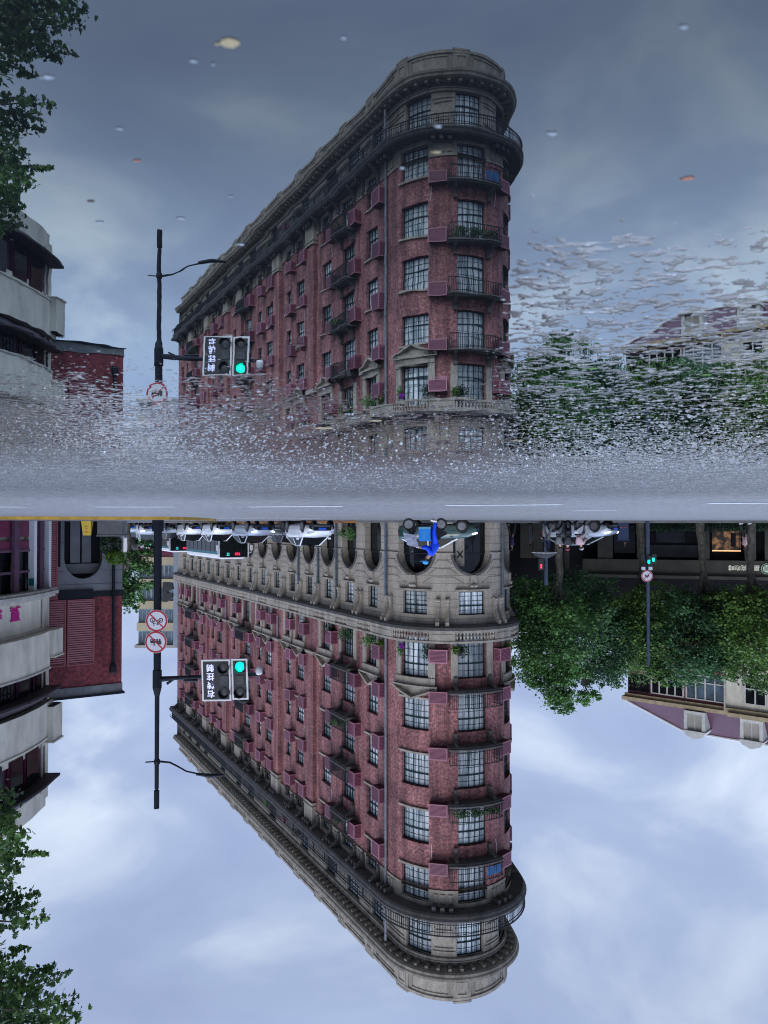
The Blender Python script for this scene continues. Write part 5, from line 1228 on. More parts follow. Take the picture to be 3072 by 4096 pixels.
def round_sign(name, label, x, y, Y, rad, kind, rzdeg=0):
    c = at(x, y, Y); t = thing(name, label, 'road sign', c); Mx = Matrix.Translation(c) @ Matrix.Rotation(R(rzdeg), 4, 'Z') @ Matrix.Rotation(R(90), 4, 'X')
    m = MB(); m.lathe([(rad, 0), (rad, .02)], 32, Mx); part(m, 'plate', signw, t)
    m = MB()
    for k in range(32):
        q0, q1 = 2*math.pi*k/32, 2*math.pi*(k+1)/32
        m.add([Mx @ Vector((r*math.cos(q), r*math.sin(q), .024)) for r, q in ((rad*.97, q0), (rad*.97, q1), (rad*.82, q1), (rad*.82, q0))], [(0, 1, 2, 3)])
    a = R(135 if kind != 'no_car' else 45); ca, sa = math.cos(a), math.sin(a); r_ = rad*.83; h_ = rad*.055
    m.add([Mx @ Vector((x_*ca-y_*sa, x_*sa+y_*ca, .026)) for x_, y_ in ((-r_, -h_), (r_, -h_), (r_, h_), (-r_, h_))], [(0, 1, 2, 3)])
    part(m, 'red_ring', signr, t)
    m = MB(); S = rad
    def ring(cx_, cy_, r0, r1):
        for k in range(16):
            q0, q1 = 2*math.pi*k/16, 2*math.pi*(k+1)/16; m.add([Mx @ Vector((cx_*S+r*S*math.cos(q), cy_*S+r*S*math.sin(q), .0225)) for r, q in ((r1, q0), (r1, q1), (r0, q1), (r0, q0))], [(0, 1, 2, 3)])
    def ln(x0, y0, x1, y1, w_=.04):
        d = Vector((x1-x0, y1-y0)); n_ = Vector((-d.y, d.x)).normalized()*w_/2; m.add([Mx @ Vector((p[0]*S, p[1]*S, .0225)) for p in ((x0-n_.x, y0-n_.y), (x1-n_.x, y1-n_.y), (x1+n_.x, y1+n_.y), (x0+n_.x, y0+n_.y))], [(0, 1, 2, 3)])
    def rect(x0, y0, x1, y1): ln(x0, (y0+y1)/2, x1, (y0+y1)/2, y1-y0)
    if kind == 'no_cycle':
        for cx_ in (-.38, .38): ring(cx_, -.05, .14, .22); ring(cx_, -.05, .0, .05)
        ln(-.38, -.05, -.1, .28); ln(-.1, .28, .3, .25); ln(.3, .25, .38, -.05); ln(-.1, .28, .02, -.05); ln(.02, -.05, -.38, -.05); ln(.24, .38, .3, .2); ln(.18, .4, .34, .38); ln(-.2, .34, 0, .34, .06); ln(.02, -.05, .3, .25)
    elif kind == 'no_tractor':
        rect(-.5, -.12, .5, .1); rect(-.5, .1, -.1, .22); rect(.1, .1, .2, .36); ln(.25, .2, .45, .2, .03)
        for cx_ in (-.35, -.12, .1): ring(cx_, -.2, .0, .09)
        ring(.38, -.16, .06, .14)
    else:
        rect(-.4, -.1, .4, .1); rect(-.12, .1, .1, .3); ring(-.22, -.16, 0, .1); ring(.25, -.16, 0, .1)
    part(m, 'pictogram', blk if kind != 'x' else blk, t)
    m = MB(); m.box(c.x-.04, c.x+.04, c.y+.02, c.y+.16, c.z-.03, c.z+.03); part(m, 'clamp', M['pole'], t); return t
round_sign('round_sign', 'round red-ringed sign with a bicycle struck through on the black pole', 627, 2483, 26.82, .385, 'no_cycle')
round_sign('round_sign', 'round red-ringed sign with a tractor struck through, directly above the bicycle one', 624, 2568, 26.82, .385, 'no_tractor')
# left side poles
def pole_at(x, Y, h, name, label, r_=.1, r2=.07):
    p = Vector((xx(x, Y), Y, 0)); t = thing(name, label, 'pole', p); m = MB(); m.tube([p, p+Vector((0, 0, h*.45)), p+Vector((0, 0, h))], [r_, r_*.9, r2], 10); part(m, 'pole', mat_pole2, t); return t, p
mat_pole2 = mat('blue_grey_pole', (.04, .06, .10), .4, var=.3)
t, p = pole_at(2183, 47, 3.95, 'pedestrian_signal', 'blue-grey post with a red walking signal beneath the trees near the prow', .13, .12)
m = MB(); q = at(2164, 2258, 46.9); m.box(q.x-.14, q.x+.14, q.y-.1, q.y+.1, q.z-.35, q.z+.35); m.box(q.x-.4, q.x, q.y+.02, q.y+.08, q.z-.02, q.z+.02); part(m, 'signal_box', blk, t)
m = MB(); q = at(2163, 2264, 46.9); m.prism([(q.x-.06, q.y-.13, q.z-.12), (q.x+.06, q.y-.13, q.z-.12), (q.x+.04, q.y-.13, q.z+.14), (q.x-.05, q.y-.13, q.z+.14)], (0, .02, 0)); part(m, 'red_light', mat('red_signal_light', (.5, .02, .04), .4, emit=(1, .06, .12), estr=1.3), t)
t, p = pole_at(2590, 48, 9.0, 'lamp_post', 'slim dark post with green signals and a round sign in front of the shops', .13, .09)
m = MB()
for x, y in ((2597, 2244), (2615, 2236)): q = at(x, y, 47.8); m.box(q.x-.14, q.x+.14, q.y-.1, q.y+.1, q.z-.3, q.z+.3)
q = at(2572, 2232, 47.9); m.box(q.x-.12, q.x+.12, q.y, q.y+.1, q.z-.2, q.z+.2); part(m, 'signal_box', blk, t)
m = MB()
for x, y in ((2596, 2246), (2614, 2238)):
    q = at(x, y, 47.65); m.prism([(q.x-.07, q.y, q.z-.1), (q.x+.07, q.y, q.z-.1), (q.x+.09, q.y, q.z+.06), (q.x+.03, q.y, q.z+.14), (q.x-.07, q.y, q.z+.12)], (0, .02, 0))
part(m, 'green_light', green, t)
m = MB()
for x in (2574, 2602): q = at(x, 2274, 47.7); m.box(q.x-.12, q.x+.12, q.y, q.y+.02, q.z-.1, q.z+.1)
part(m, 'number_plate', signw, t)
round_sign('round_sign', 'round red-ringed sign with a car struck through on the slim post', 2588, 2304, 47.7, .36, 'no_car')

# ------------------------------------------------------------------ vehicles (local: x forward, y left, z up)
lamp_m = mat('headlight', (.8, .8, .85), .2, emit=(.9, .95, 1), estr=1.6)
lampoff = mat('headlight_glass', (.45, .47, .5), .1, coat=.5)
def paint(name, col): return mat(name, col, .22, var=.04, coat=.7, spec=.6)
def loft(m, secs, closed_ends=True, mi=0):
    n = len(secs[0]); vs = [p for s in secs for p in s]
    fs = [(i*n+k, i*n+(k+1) % n, (i+1)*n+(k+1) % n, (i+1)*n+k) for i in range(len(secs)-1) for k in range(n)]
    if closed_ends: fs += [tuple(range(n))[::-1], tuple((len(secs)-1)*n+k for k in range(n))]
    m.add(vs, fs, mi)
def make_car(label, col, loc, rz, lights=True, L0=4.5, H=1.46, roof=None, name='parked_car', plate=True, cat='car', dark_low=False):
    t = thing(name, label, cat, loc, rz); k = L0/4.5; hs = H/1.46; pm = col
    st = [(-2.2, .62, .50, .80, .62), (-2.12, .74, .34, .96, .70), (-1.8, .84, .24, 1.0, .74), (-.9, .88, .2, .99, .77), (.3, .89, .2, .97, .78), (1.1, .89, .2, .95, .76), (1.7, .86, .22, .87, .70), (2.08, .78, .28, .74, .60), (2.24, .62, .38, .62, .48)]
    secs = []
    for x, w_, zb, zt, wt in st:
        x *= k; zt *= hs
        secs.append([Vector((x, -w_*.92, zb)), Vector((x, -w_, zb+.14)), Vector((x, -w_*1.0, zt*.62)), Vector((x, -w_*.97, zt*.82)), Vector((x, -wt, zt)), Vector((x, 0, zt+.035)), Vector((x, wt, zt)), Vector((x, w_*.97, zt*.82)), Vector((x, w_, zt*.62)), Vector((x, w_, zb+.14)), Vector((x, w_*.92, zb))])
    m = MB(); loft(m, secs); part(m, 'body', pm, t, smooth=True, world=False)
    zb_ = .97*hs; zr = H-.02
    top = [(-1.15*k, .56, zr-.05), (-.5*k, .6, zr), (.2*k, .59, zr-.02)]; bot = [(-1.95*k, .70, zb_), (-.5*k, .79, zb_), (1.12*k, .75, zb_-.02)]
    m = MB(); rw, fw = top[0], top[2]
    g = [Vector((bot[0][0], s*bot[0][1], bot[0][2])) for s in (-1, 1)]; h_ = [Vector((bot[2][0], s*bot[2][1], bot[2][2])) for s in (-1, 1)]
    i_ = [Vector((top[0][0], s*top[0][1], top[0][2])) for s in (-1, 1)]; j_ = [Vector((top[2][0], s*top[2][1], top[2][2])) for s in (-1, 1)]
    a_ = [Vector((top[1][0], s*top[1][1], top[1][2])) for s in (-1, 1)]; b_ = [Vector((bot[1][0], s*bot[1][1], bot[1][2])) for s in (-1, 1)]
    m.quad(h_[0], h_[1], j_[1], j_[0]); part(m, 'windscreen', M['carglass'], t, world=False)
    m = MB(); m.quad(g[1], g[0], i_[0], i_[1]); part(m, 'rear_window', M['carglass'], t, world=False)
    for s in (0, 1):
        m = MB(); m.quad(g[s], b_[s], a_[s], i_[s]); m.quad(b_[s], h_[s], j_[s], a_[s]); part(m, 'side_window', M['carglass'], t, world=False)
    m = MB(); up_ = Vector((0, 0, .03)); mid = lambda v, w_: (v+w_)/2+Vector((0, 0, .045))
    for p0, p1, q0, q1 in ((i_[0], a_[0], i_[1], a_[1]), (a_[0], j_[0], a_[1], j_[1])):
        m.quad(p0+up_*.3, p1+up_*.3, mid(p1, q1), mid(p0, q0)); m.quad(mid(p0, q0), mid(p1, q1), q1+up_*.3, q0+up_*.3)
    for s in (0, 1):
        m.tube([g[s], i_[s], a_[s], j_[s], h_[s]], .04, 6); m.tube([a_[s], b_[s]], .03, 6)
    part(m, 'roof', roof or pm, t, world=False)
    for x in (-1.35*k, 1.38*k):
        for s in (-1, 1):
            Mw = Matrix.Translation((x, s*.80, .33)) @ Matrix.Rotation(R(90), 4, 'X'); w_ = MB(); w_.lathe([(.2, -.1), (.31, -.1), (.33, -.06), (.33, .06), (.31, .1), (.2, .1)], 20, Mw); wo = part(w_, 'wheel', M['rubber'], t, world=False)
            w_ = MB(); w_.lathe([(.21, -.104), (.06, -.101), (.05, -.12)], 16, Mw); w_.lathe([(.21, .104), (.06, .101), (.05, .12)], 16, Mw)
            for q in range(5): w_.box(-.02, .02, 0, .2, -.118, -.106, 0, Mw @ Matrix.Rotation(2*math.pi*q/5, 4, 'Z')); w_.box(-.02, .02, 0, .2, .106, .118, 0, Mw @ Matrix.Rotation(2*math.pi*q/5, 4, 'Z'))
            part(w_, 'rim', M['alloy'], wo, world=False)
            w_ = MB(); w_.lathe([(.375, -.07), (.375, .07)], 20, Mw); part(w_, 'wheel_arch', M['void'], t, world=False)
    m = MB(); m.box(2.16*k, 2.262*k, -.52, .52, .36, .58); m.box(2.0*k, 2.2*k, -.72, -.5, .3, .42); m.box(2.0*k, 2.2*k, .5, .72, .3, .42); part(m, 'grille', M['void'], t, world=False)
    if plate: m = MB(); m.box(2.262*k, 2.28*k, -.22, .22, .42, .55); part(m, 'number_plate', M['plate'], t, world=False)
    for s in (-1, 1):
        m = MB(); pr = [Vector((2.2*k, s*.42, .6*hs)), Vector((2.14*k, s*.62, .62*hs)), Vector((1.95*k, s*.79, .68*hs)), Vector((1.93*k, s*.77, .76*hs)), Vector((2.08*k, s*.6, .73*hs)), Vector((2.17*k, s*.44, .69*hs))]
        m.prism(pr, (.035, s*.02, .015)); part(m, 'headlight', lamp_m if lights else lampoff, t, world=False)
        m = MB(); m.box(-2.2*k, -2.12*k, s*.5-.14, s*.5+.14, .68, .84); part(m, 'tail_light', M['tail'], t, world=False)
        m = MB(); m.lathe([(.03, -.1), (.08, -.08), (.09, .08), (.05, .1)], 8, Matrix.Translation((.82*k, s*.96, 1.02*hs)) @ Matrix.Rotation(R(90), 4, 'X') @ Matrix.Scale(.8, 4)); m.tube([(.86*k, s*.78, .98*hs), (.82*k, s*.92, 1.0*hs)], .02, 5); part(m, 'mirror', pm, t, world=False)
    return t
M['carglass'] = mat('car_glass', (.008, .010, .012), .12, var=.4, spec=.12); M['tail'] = mat('tail_light', (.3, .01, .02), .3, emit=(1, .05, .08), estr=.25)
cw, cs, cd = paint('white_car_paint', (.74, .76, .79)), paint('silver_blue_paint', (.30, .34, .41)), paint('dark_car_paint', (.02, .022, .03))
cg, cgr = paint('green_car_paint', (.015, .06, .055)), paint('grey_car_paint', (.2, .2, .21))
HD = math.atan2(-.8797, -.4756)   # heading along the long facade towards the camera
def on(x, Y): return (xx(x, Y), Y, ROADZ)
make_car('white saloon at the head of the queue in front of the stone arches', cw, on(1235, 44.5), HD+.06, False)
make_car('dark car with a pale roof line partly hidden behind the leading white saloon', cd, on(1152, 52.5), HD, False)
make_car('silver blue hatchback with lit headlamp beside the front of the nearest bus', cs, on(1010, 51), HD-.02, True)
make_car('white car with blue plate and bright headlamps in the middle of the queue', cw, on(872, 57), HD, True)
make_car('beige-white car with bright lamps just beside the black signal pole', cw, on(765, 63), HD, True, H=1.55)
make_car('grey saloon low between the queue lanes behind the black pole', cgr, on(690, 68), HD, False)
make_car('white van-like car with glaring headlamps on the far side of the pole', cw, on(590, 66), HD+.08, True, H=1.62)
make_car('silver car farthest back in the queue beside the planter', cs, on(520, 74), HD+.05, True)
make_car('dark car with red tail lamps driving away between the white cars', cd, on(800, 66), HD+math.pi, False)
make_car('black car with its back turned farther down the street', cd, on(560, 80), HD+math.pi, False)
make_car('dark green two-tone car seen side-on behind the blue rider', cg, (xx(1752, 41.5), 41.5, ROADZ), math.pi+.15, True, L0=4.3, H=1.5, roof=cw)
make_car('silver car waiting at the crossing behind the scooters', cs, (xx(2320, 46), 46, ROADZ), math.pi+.75, True)
def make_bus(label, loc, rz, txt, L0=10.5):
    t = thing('city_bus', label, 'bus', loc, rz); hw = 1.22; H = 3.05
    m = MB(); m.box(-L0, 0, -hw, hw, .35, 1.05); part(m, 'lower_body', M['white'], t, world=False)
    m = MB(); m.box(-L0, .02, -hw-.01, hw+.01, 1.05, 2.45); part(m, 'window_band', M['glassbus'], t, world=False)
    m = MB(); m.box(-L0, .0, -hw, hw, 2.45, 2.68); part(m, 'teal_band', M['teal'], t, world=False)
    m = MB(); secs = []
    for x in (-L0, -.25, .0): secs.append([Vector((x, -hw, 2.68)), Vector((x, -hw+.05, 2.9)), Vector((x, -hw+.35, H if x < -.1 else 2.95)), Vector((x, hw-.35, H if x < -.1 else 2.95)), Vector((x, hw-.05, 2.9)), Vector((x, hw, 2.68))])
    loft(m, secs); part(m, 'roof', M['white'], t, world=False)
    m = MB(); m.box(.02, .09, -hw+.1, hw-.1, 1.1, 2.35); part(m, 'windscreen', M['glassbus'], t, world=False)
    m = MB(); m.box(.0, .08, -hw, hw, 2.35, 2.9); part(m, 'destination_box', M['void'], t, world=False)
    text_local('920', .3, ledr, t, (.09, -.3, 2.62)); text_local('路', .26, ledt, t, (.09, .5, 2.62))
    m = MB(); 
    for s in (-1, 1): m.box(-.02, .1, s*hw-.05, s*hw+.05, .9, 2.9)
    m.box(.0, .1, -hw, hw, .35, 1.08); part(m, 'front_frame', M['white'], t, world=False)
    for s in (-1, 1):
        m = MB(); m.tube([(.05, s*hw, 2.6), (.25, s*(hw+.2), 2.5), (.25, s*(hw+.2), 2.3)], .025, 5); m.box(.2, .3, s*(hw+.2)-.1, s*(hw+.2)+.1, 1.9, 2.35); part(m, 'mirror', M['white'], t, world=False)
        m = MB(); m.box(.1, .13, s*.85-.17, s*.85+.17, .6, .78); part(m, 'headlight', lamp_m, t, world=False)
        for x in (-2.4, -L0+2.6):
            Mw = Matrix.Translation((x, s*1.1, .48)) @ Matrix.Rotation(R(90), 4, 'X'); m = MB(); m.lathe([(.2, -.14), (.46, -.14), (.48, 0), (.46, .14), (.2, .14)], 18, Mw); wo = part(m, 'wheel', M['rubber'], t, world=False); m = MB(); m.lathe([(.25, -.15), (.25, .15)], 12, Mw); part(m, 'rim', M['alloy'], wo, world=False)
        x = -1.2
        while x > -L0: m = MB(); m.box(x-.04, x+.04, s*(hw+.015)-.01, s*(hw+.015)+.01, 1.05, 2.45); x -= 1.35; part(m, 'window_bar', M['black'], t, world=False)
    return t
def text_local(s, size, mt, par, loc):
    o = text_mesh(s, size, mt, Matrix.Translation(loc) @ Matrix.Rotation(R(90), 4, 'Z') @ Matrix.Rotation(R(90), 4, 'X'), .004, 'led_text', None, .006); o.parent = par
M['glassbus'] = mat('bus_glass', (.010, .016, .015), .2, var=.4, spec=.2); M['teal'] = mat('teal_band', (.01, .16, .2), .4, var=.1)
ledr = mat('red_led', (.5, .02, .1), .5, emit=(1, .04, .12), estr=1.4); ledt = mat('teal_led', (.0, .4, .4), .5, emit=(.1, .9, .9), estr=1.2)
make_bus('white bus with a teal roof band nearest the camera in the queue', (xx(935, 63), 63, ROADZ), HD, '920')
make_bus('white bus with teal roof band second in line behind the nearest bus', (xx(728, 79), 79, ROADZ), HD+.03, '', 9)
make_bus('white bus with teal roof band farthest back beyond the black pole', (xx(618, 92), 92, ROADZ), HD+.03, '', 9)

# ------------------------------------------------------------------ people
def skin_body(name, joints, edges, mt, parent, root='hip', sub=1):
    """one continuous surface grown over a skeleton; joints: name -> (x, y, z, r)"""
    names = list(joints); me = bpy.data.meshes.new(name)
    me.from_pydata([joints[n][:3] for n in names], [(names.index(a), names.index(b)) for a, b in edges], [])
    o = bpy.data.objects.new(name, me); C.objects.link(o); o.parent = parent
    md = o.modifiers.new('skin', 'SKIN'); md.use_smooth_shade = True
    if not me.skin_vertices: me.skin_vertices.new() if hasattr(me.skin_vertices, 'new') else None
    for i, n in enumerate(names):
        r = joints[n][3]; r = r if isinstance(r, tuple) else (r, r); me.skin_vertices[0].data[i].radius = r; me.skin_vertices[0].data[i].use_root = (n == root)
    s = o.modifiers.new('sub', 'SUBSURF'); s.levels = sub; s.render_levels = sub
    # freeze into a plain mesh
    bpy.context.view_layer.update()
    m2 = bpy.data.meshes.new_from_object(o.evaluated_get(bpy.context.evaluated_depsgraph_get())); o.modifiers.clear(); o.data = m2
    m2.materials.clear(); m2.materials.append(mt)
    return o
def person(label, loc, rz, top, legs, pose='stand', hair=True, cap=None, shoes=None, S=1.0, hold=None, name='person', umbrella=None):
    """local: faces +x, y left"""
    t = thing(name, label, 'person', loc, rz); t.scale = (S, S, S)
    st = .16 if pose == 'walk' else .0
    if pose in ('stand', 'walk'):
        hip = (0, 0, .93); J = {'hip': (*hip, .12), 'waist': (0, 0, 1.08, .115), 'chest': (.01, 0, 1.3, (.17, .12)), 'neck': (.01, 0, 1.47, .055), 'head0': (.02, 0, 1.56, .075), 'head1': (.02, 0, 1.68, .085)}
        A = {'l': (st, .09), 'r': (-st, -.09)}
        for s, (dx_, y) in A.items():
            J['th'+s] = (dx_*.15, y, .88, .085); J['kn'+s] = (dx_*.8+.03, y, .5, .06); J['an'+s] = (dx_*1.5-(.04 if dx_ < 0 else 0), y, .09, .042); J['to'+s] = (dx_*1.5+.15, y*1.1, .045, .035)
            J['sh'+s] = (.0, y*2.05, 1.40, .06); J['el'+s] = (-dx_*.6-.02, y*2.6, 1.12, .045); J['wr'+s] = (-dx_*1.1+.08, y*2.6, .88, .033); J['ha'+s] = (-dx_*1.3+.12, y*2.6, .80, .03)
        if umbrella: J['wrl'] = (.16, .16, 1.22, .033); J['hal'] = (.2, .12, 1.3, .03); J['ell'] = (.0, .25, 1.12, .045)
    elif pose == 'ride':
        J = {'hip': (0, 0, .82, .13), 'waist': (.05, 0, .98, .125), 'chest': (.17, 0, 1.2, (.18, .13)), 'neck': (.27, 0, 1.36, .06), 'head0': (.33, 0, 1.43, .08), 'head1': (.39, 0, 1.54, .09)}
        for s, y in (('l', .12), ('r', -.12)):
            J['th'+s] = (.05, y, .80, .09); J['kn'+s] = (.42, y*1.2, .68, .07); J['an'+s] = (.40, y*1.2, .3, .05); J['to'+s] = (.55, y*1.2, .26, .04)
            J['sh'+s] = (.17, y*1.55, 1.28, .065); J['el'+s] = (.32, y*2.0, 1.06, .05); J['wr'+s] = (.52, y*2.0, 1.06, .035); J['ha'+s] = (.6, y*1.9, 1.07, .03)
        if hold == 'foot_down': J['knr'] = (.08, -.2, .50, .07); J['anr'] = (.02, -.26, .14, .045); J['tor'] = (.15, -.27, .08, .04); J['thr'] = (.03, -.14, .80, .09)
    E = [('hip', 'waist'), ('waist', 'chest'), ('chest', 'neck'), ('neck', 'head0'), ('head0', 'head1')]
    for s in 'lr': E += [('hip', 'th'+s), ('th'+s, 'kn'+s), ('kn'+s, 'an'+s), ('an'+s, 'to'+s), ('chest', 'sh'+s), ('sh'+s, 'el'+s), ('el'+s, 'wr'+s), ('wr'+s, 'ha'+s)]
    body = skin_body('body', J, E, M['skin'], t); body.data.materials.append(top)
    hl, hr = Vector(J['hal'][:3]), Vector(J['har'][:3])
    for p_ in body.data.polygons:
        if p_.center.z < J['neck'][2]-.02 and (p_.center-hl).length > .1 and (p_.center-hr).length > .1: p_.material_index = 1
    grow = lambda k, f=(.035 if pose == 'ride' else .018): (*J[k][:3], tuple(x+f for x in J[k][3]) if isinstance(J[k][3], tuple) else J[k][3]+f)
    JT = {k: grow(k) for k in ('hip', 'waist', 'chest', 'shl', 'shr', 'ell', 'elr', 'wrl', 'wrr')}
    if pose == 'ride': JT['hip'] = (*J['hip'][:2], J['hip'][2]+.02, (.20, .20)); JT['waist'] = (*J['waist'][:3], (.17, .18)); JT['chest'] = (*J['chest'][:3], (.20, .19))
    else: JT['hip'] = (*J['hip'][:3], (.15, .13))
    JT['col'] = (J['neck'][0]*.6+J['chest'][0]*.4, 0, J['neck'][2]-.03, .075)
    skin_body('jacket' if pose != 'x' else 'shirt', JT, [('hip', 'waist'), ('waist', 'chest'), ('chest', 'col'), ('chest', 'shl'), ('chest', 'shr'), ('shl', 'ell'), ('shr', 'elr'), ('ell', 'wrl'), ('elr', 'wrr')], top, t)
    JL = {k: grow(k, .014) for k in ('hip', 'thl', 'thr', 'knl', 'knr', 'anl', 'anr')}
    JL['waist'] = (*J['waist'][:2], J['waist'][2]-.05, .12)
    skin_body('trousers', JL, [('waist', 'hip'), ('hip', 'thl'), ('hip', 'thr'), ('thl', 'knl'), ('thr', 'knr'), ('knl', 'anl'), ('knr', 'anr')], legs, t)
    m = MB()
    for s in 'lr':
        a, b = Vector(J['an'+s][:3]), Vector(J['to'+s][:3]); m.tube([a+Vector((-.06, 0, -.02)), a+Vector((.02, 0, -.03)), b, b+Vector((.05, 0, -.01))], [.045, .055, .05, .03], 8)
    part(m, 'shoe', shoes or M['black'], t, world=False, smooth=True)
    # fingers: five short bent chains on each hand
    m = MB()
    for s, sy in (('l', 1), ('r', -1)):
        h_ = Vector(J['ha'+s][:3]); w_ = Vector(J['wr'+s][:3]); d = (h_-w_).normalized(); side = d.cross(Vector((0, 0, 1))); side = side.normalized() if side.length > .1 else Vector((0, 1, 0)); dn = side.cross(d)
        for k in range(4):
            b0 = h_+side*(k-1.5)*.018; l_ = (.07, .08, .075, .06)[k]; m.tube([b0, b0+d*l_*.5, b0+d*l_*.8+dn*l_*.35], [.009, .008, .006], 5)
        b0 = w_+d*.05+side*.03; m.tube([b0, b0+side*.03+d*.025, b0+side*.035+d*.055], [.011, .009, .007], 5)
    part(m, 'fingers', M['skin'], t, world=False)
    hx = Vector(J['head1'][:3])
    m = MB(); f = Vector((1, 0, 0))
    m.lathe([(.0, -.03), (.014, -.02), (.01, .02), (.0, .03)], 6, Matrix.Translation(hx+Vector((.1, 0, -.03))))   # nose
    for s in (-1, 1): m.lathe([(.0, -.03), (.018, -.01), (.018, .01), (.0, .03)], 6, Matrix.Translation(hx+Vector((0, s*.092, -.03))))
    part(m, 'face', M['skin'], t, world=False)
    m = MB()
    for s in (-1, 1): m.lathe([(0, -.008), (.011, 0), (0, .008)], 6, Matrix.Translation(hx+Vector((.088, s*.032, .0))))
    m.box(hx.x+.075, hx.x+.092, -.022, .022, hx.z-.082, hx.z-.074); part(m, 'eyes_and_mouth', M['hair'], t, world=False)
    if hair:
        m = MB(); m.lathe([(.102, -.02), (.108, .03), (.085, .085), (.04, .11), (.0, .115)], 14, Matrix.Translation(hx+Vector((-.018, 0, 0)))); m.lathe([(.07, -.1), (.085, -.02)], 10, Matrix.Translation(hx+Vector((-.035, 0, 0)))); part(m, 'hair', M['hair'], t, world=False, smooth=True)
    if cap is not None:
        m = MB(); m.lathe([(.118, -.02), (.12, .03), (.095, .09), (.04, .12), (.0, .125)], 14, Matrix.Translation(hx+Vector((0, 0, .01)))); m.box(hx.x+.08, hx.x+.2, -.07, .07, hx.z+.005, hx.z+.022); part(m, 'helmet', cap, t, world=False, smooth=True)
    return t, J
cl = lambda n, c: mat(n, c, .75, var=.25, scale=6)
c_blue, c_dk, c_navy, c_grey, c_red, c_pink, c_white = cl('bright_blue_raincoat', (.0, .07, .85)), cl('black_cloth', (.015, .016, .02)), cl('navy_cloth', (.015, .02, .06)), cl('grey_cloth', (.12, .125, .13)), cl('crimson_cloth', (.4, .02, .08)), cl('pale_pink_cloth', (.5, .35, .38)), cl('white_cloth', (.5, .5, .52))
def scooter(label, loc, rz, col, box=None, name='electric_scooter'):
    t = thing(name, label, 'scooter', loc, rz)
    for x in (-.62, .62):
        Mw = Matrix.Translation((x, 0, .24)) @ Matrix.Rotation(R(90), 4, 'X'); m = MB(); m.lathe([(.15, -.05), (.22, -.05), (.24, 0), (.22, .05), (.15, .05)], 18, Mw); wo = part(m, 'wheel', M['rubber'], t, world=False)
        m = MB(); m.lathe([(.16, -.054), (.13, -.056), (.13, .056), (.16, .054)], 16, Mw)
        for q in range(6): m.box(-.014, .014, 0, .15, -.06, .06, 0, Mw @ Matrix.Rotation(2*math.pi*q/6, 4, 'Z'))
        part(m, 'rim', M['alloy'], wo, world=False)
    m = MB(); m.box(-.15, .35, -.14, .14, .26, .34); secs = []
    for x, w_, z0, z1 in ((-.85, .08, .55, .62), (-.6, .15, .42, .74), (-.2, .17, .3, .74), (-.05, .14, .3, .6)): secs.append([Vector((x, -w_, z0)), Vector((x, w_, z0)), Vector((x, w_*.8, z1)), Vector((x, -w_*.8, z1))])
    loft(m, secs); m.prism([(.33, -.17, .3), (.45, -.17, .32), (.60, -.12, .95), (.52, -.12, .98)], (0, .34, 0)); part(m, 'body', col, t, world=False)
    m = MB(); m.box(-.6, .05, -.13, .13, .74, .82); part(m, 'seat', M['black'], t, world=False)
    m = MB(); m.tube([(.62, 0, .24), (.56, 0, .7), (.5, 0, 1.05)], .03, 7); m.tube([(.42, -.32, 1.08), (.5, -.1, 1.05), (.5, .1, 1.05), (.42, .32, 1.08)], .018, 6)
    for s in (-1, 1): m.tube([(.5, s*.2, 1.06), (.52, s*.3, 1.26)], .008, 5)
    part(m, 'handlebar', M['black'], t, world=False)
    for s in (-1, 1): m = MB(); m.lathe([(0, 0), (.05, .01), (.05, .02)], 10, Matrix.Translation((.52, s*.3, 1.27)) @ Matrix.Rotation(R(-90), 4, 'Y')); part(m, 'mirror', M['alloy'], t, world=False)
    m = MB(); m.lathe([(.06, 0), (.05, .03), (0, .04)], 12, Matrix.Translation((.6, 0, .92)) @ Matrix.Rotation(R(80), 4, 'Y')); part(m, 'headlight', lamp_m, t, world=False)
    return t
# blue delivery rider, facing right in the world (left in the upside-down photo)
RY = 29.5; rx = xx(1712, RY)
scooter('delivery scooter with clear windshield under the rider in bright blue', (rx+.12, RY, ROADZ), .12, M['black'])
person('rider in a bright blue raincoat and light blue helmet leaning over the handlebar', (rx-.32, RY, ROADZ), .12, c_blue, c_blue, 'ride', True, cl('light_blue_helmet', (.05, .35, .75)), M['white'], 1.06, 'foot_down')
t = thing('delivery_box', 'bright sky-blue insulated delivery box carried on the rider scooter', 'box', (rx+.12, RY-.25, .5))
m = MB(); bx = rx+.14; m.box(bx-.21, bx+.22, RY-.42, RY-.12, .42, .88); part(m, 'box', mat('sky_blue_fabric', (.01, .25, .80), .6, var=.15, scale=4), t); m = MB(); m.box(bx-.225, bx+.235, RY-.43, RY-.11, .34, .42); m.box(bx+.02, bx+.05, RY-.424, RY-.42, .5, .8); part(m, 'trim', mat('pale_blue_trim', (.15, .4, .6), .6), t)
t = thing('windshield_apron', 'pale quilted rain apron with mirrors on the front of the delivery scooter', 'apron', (rx+.7, RY, .6))
m = MB(); NU, NV = 14, 9; g = []
for a in range(NU+1):
    th = -1+2*a/NU
    for b in range(NV+1):
        v = b/NV; fold = .018*math.sin(a*2.1)+.012*math.sin(b*1.7+a)
        g.append((rx+.78+.16*v-.42*abs(th)**2.2+fold, RY+.36*th*(1-.15*v), 1.02-.48*v+.10*abs(th)))
m.add(g, [(a*(NV+1)+b, (a+1)*(NV+1)+b, (a+1)*(NV+1)+b+1, a*(NV+1)+b+1) for a in range(NU) for b in range(NV)])
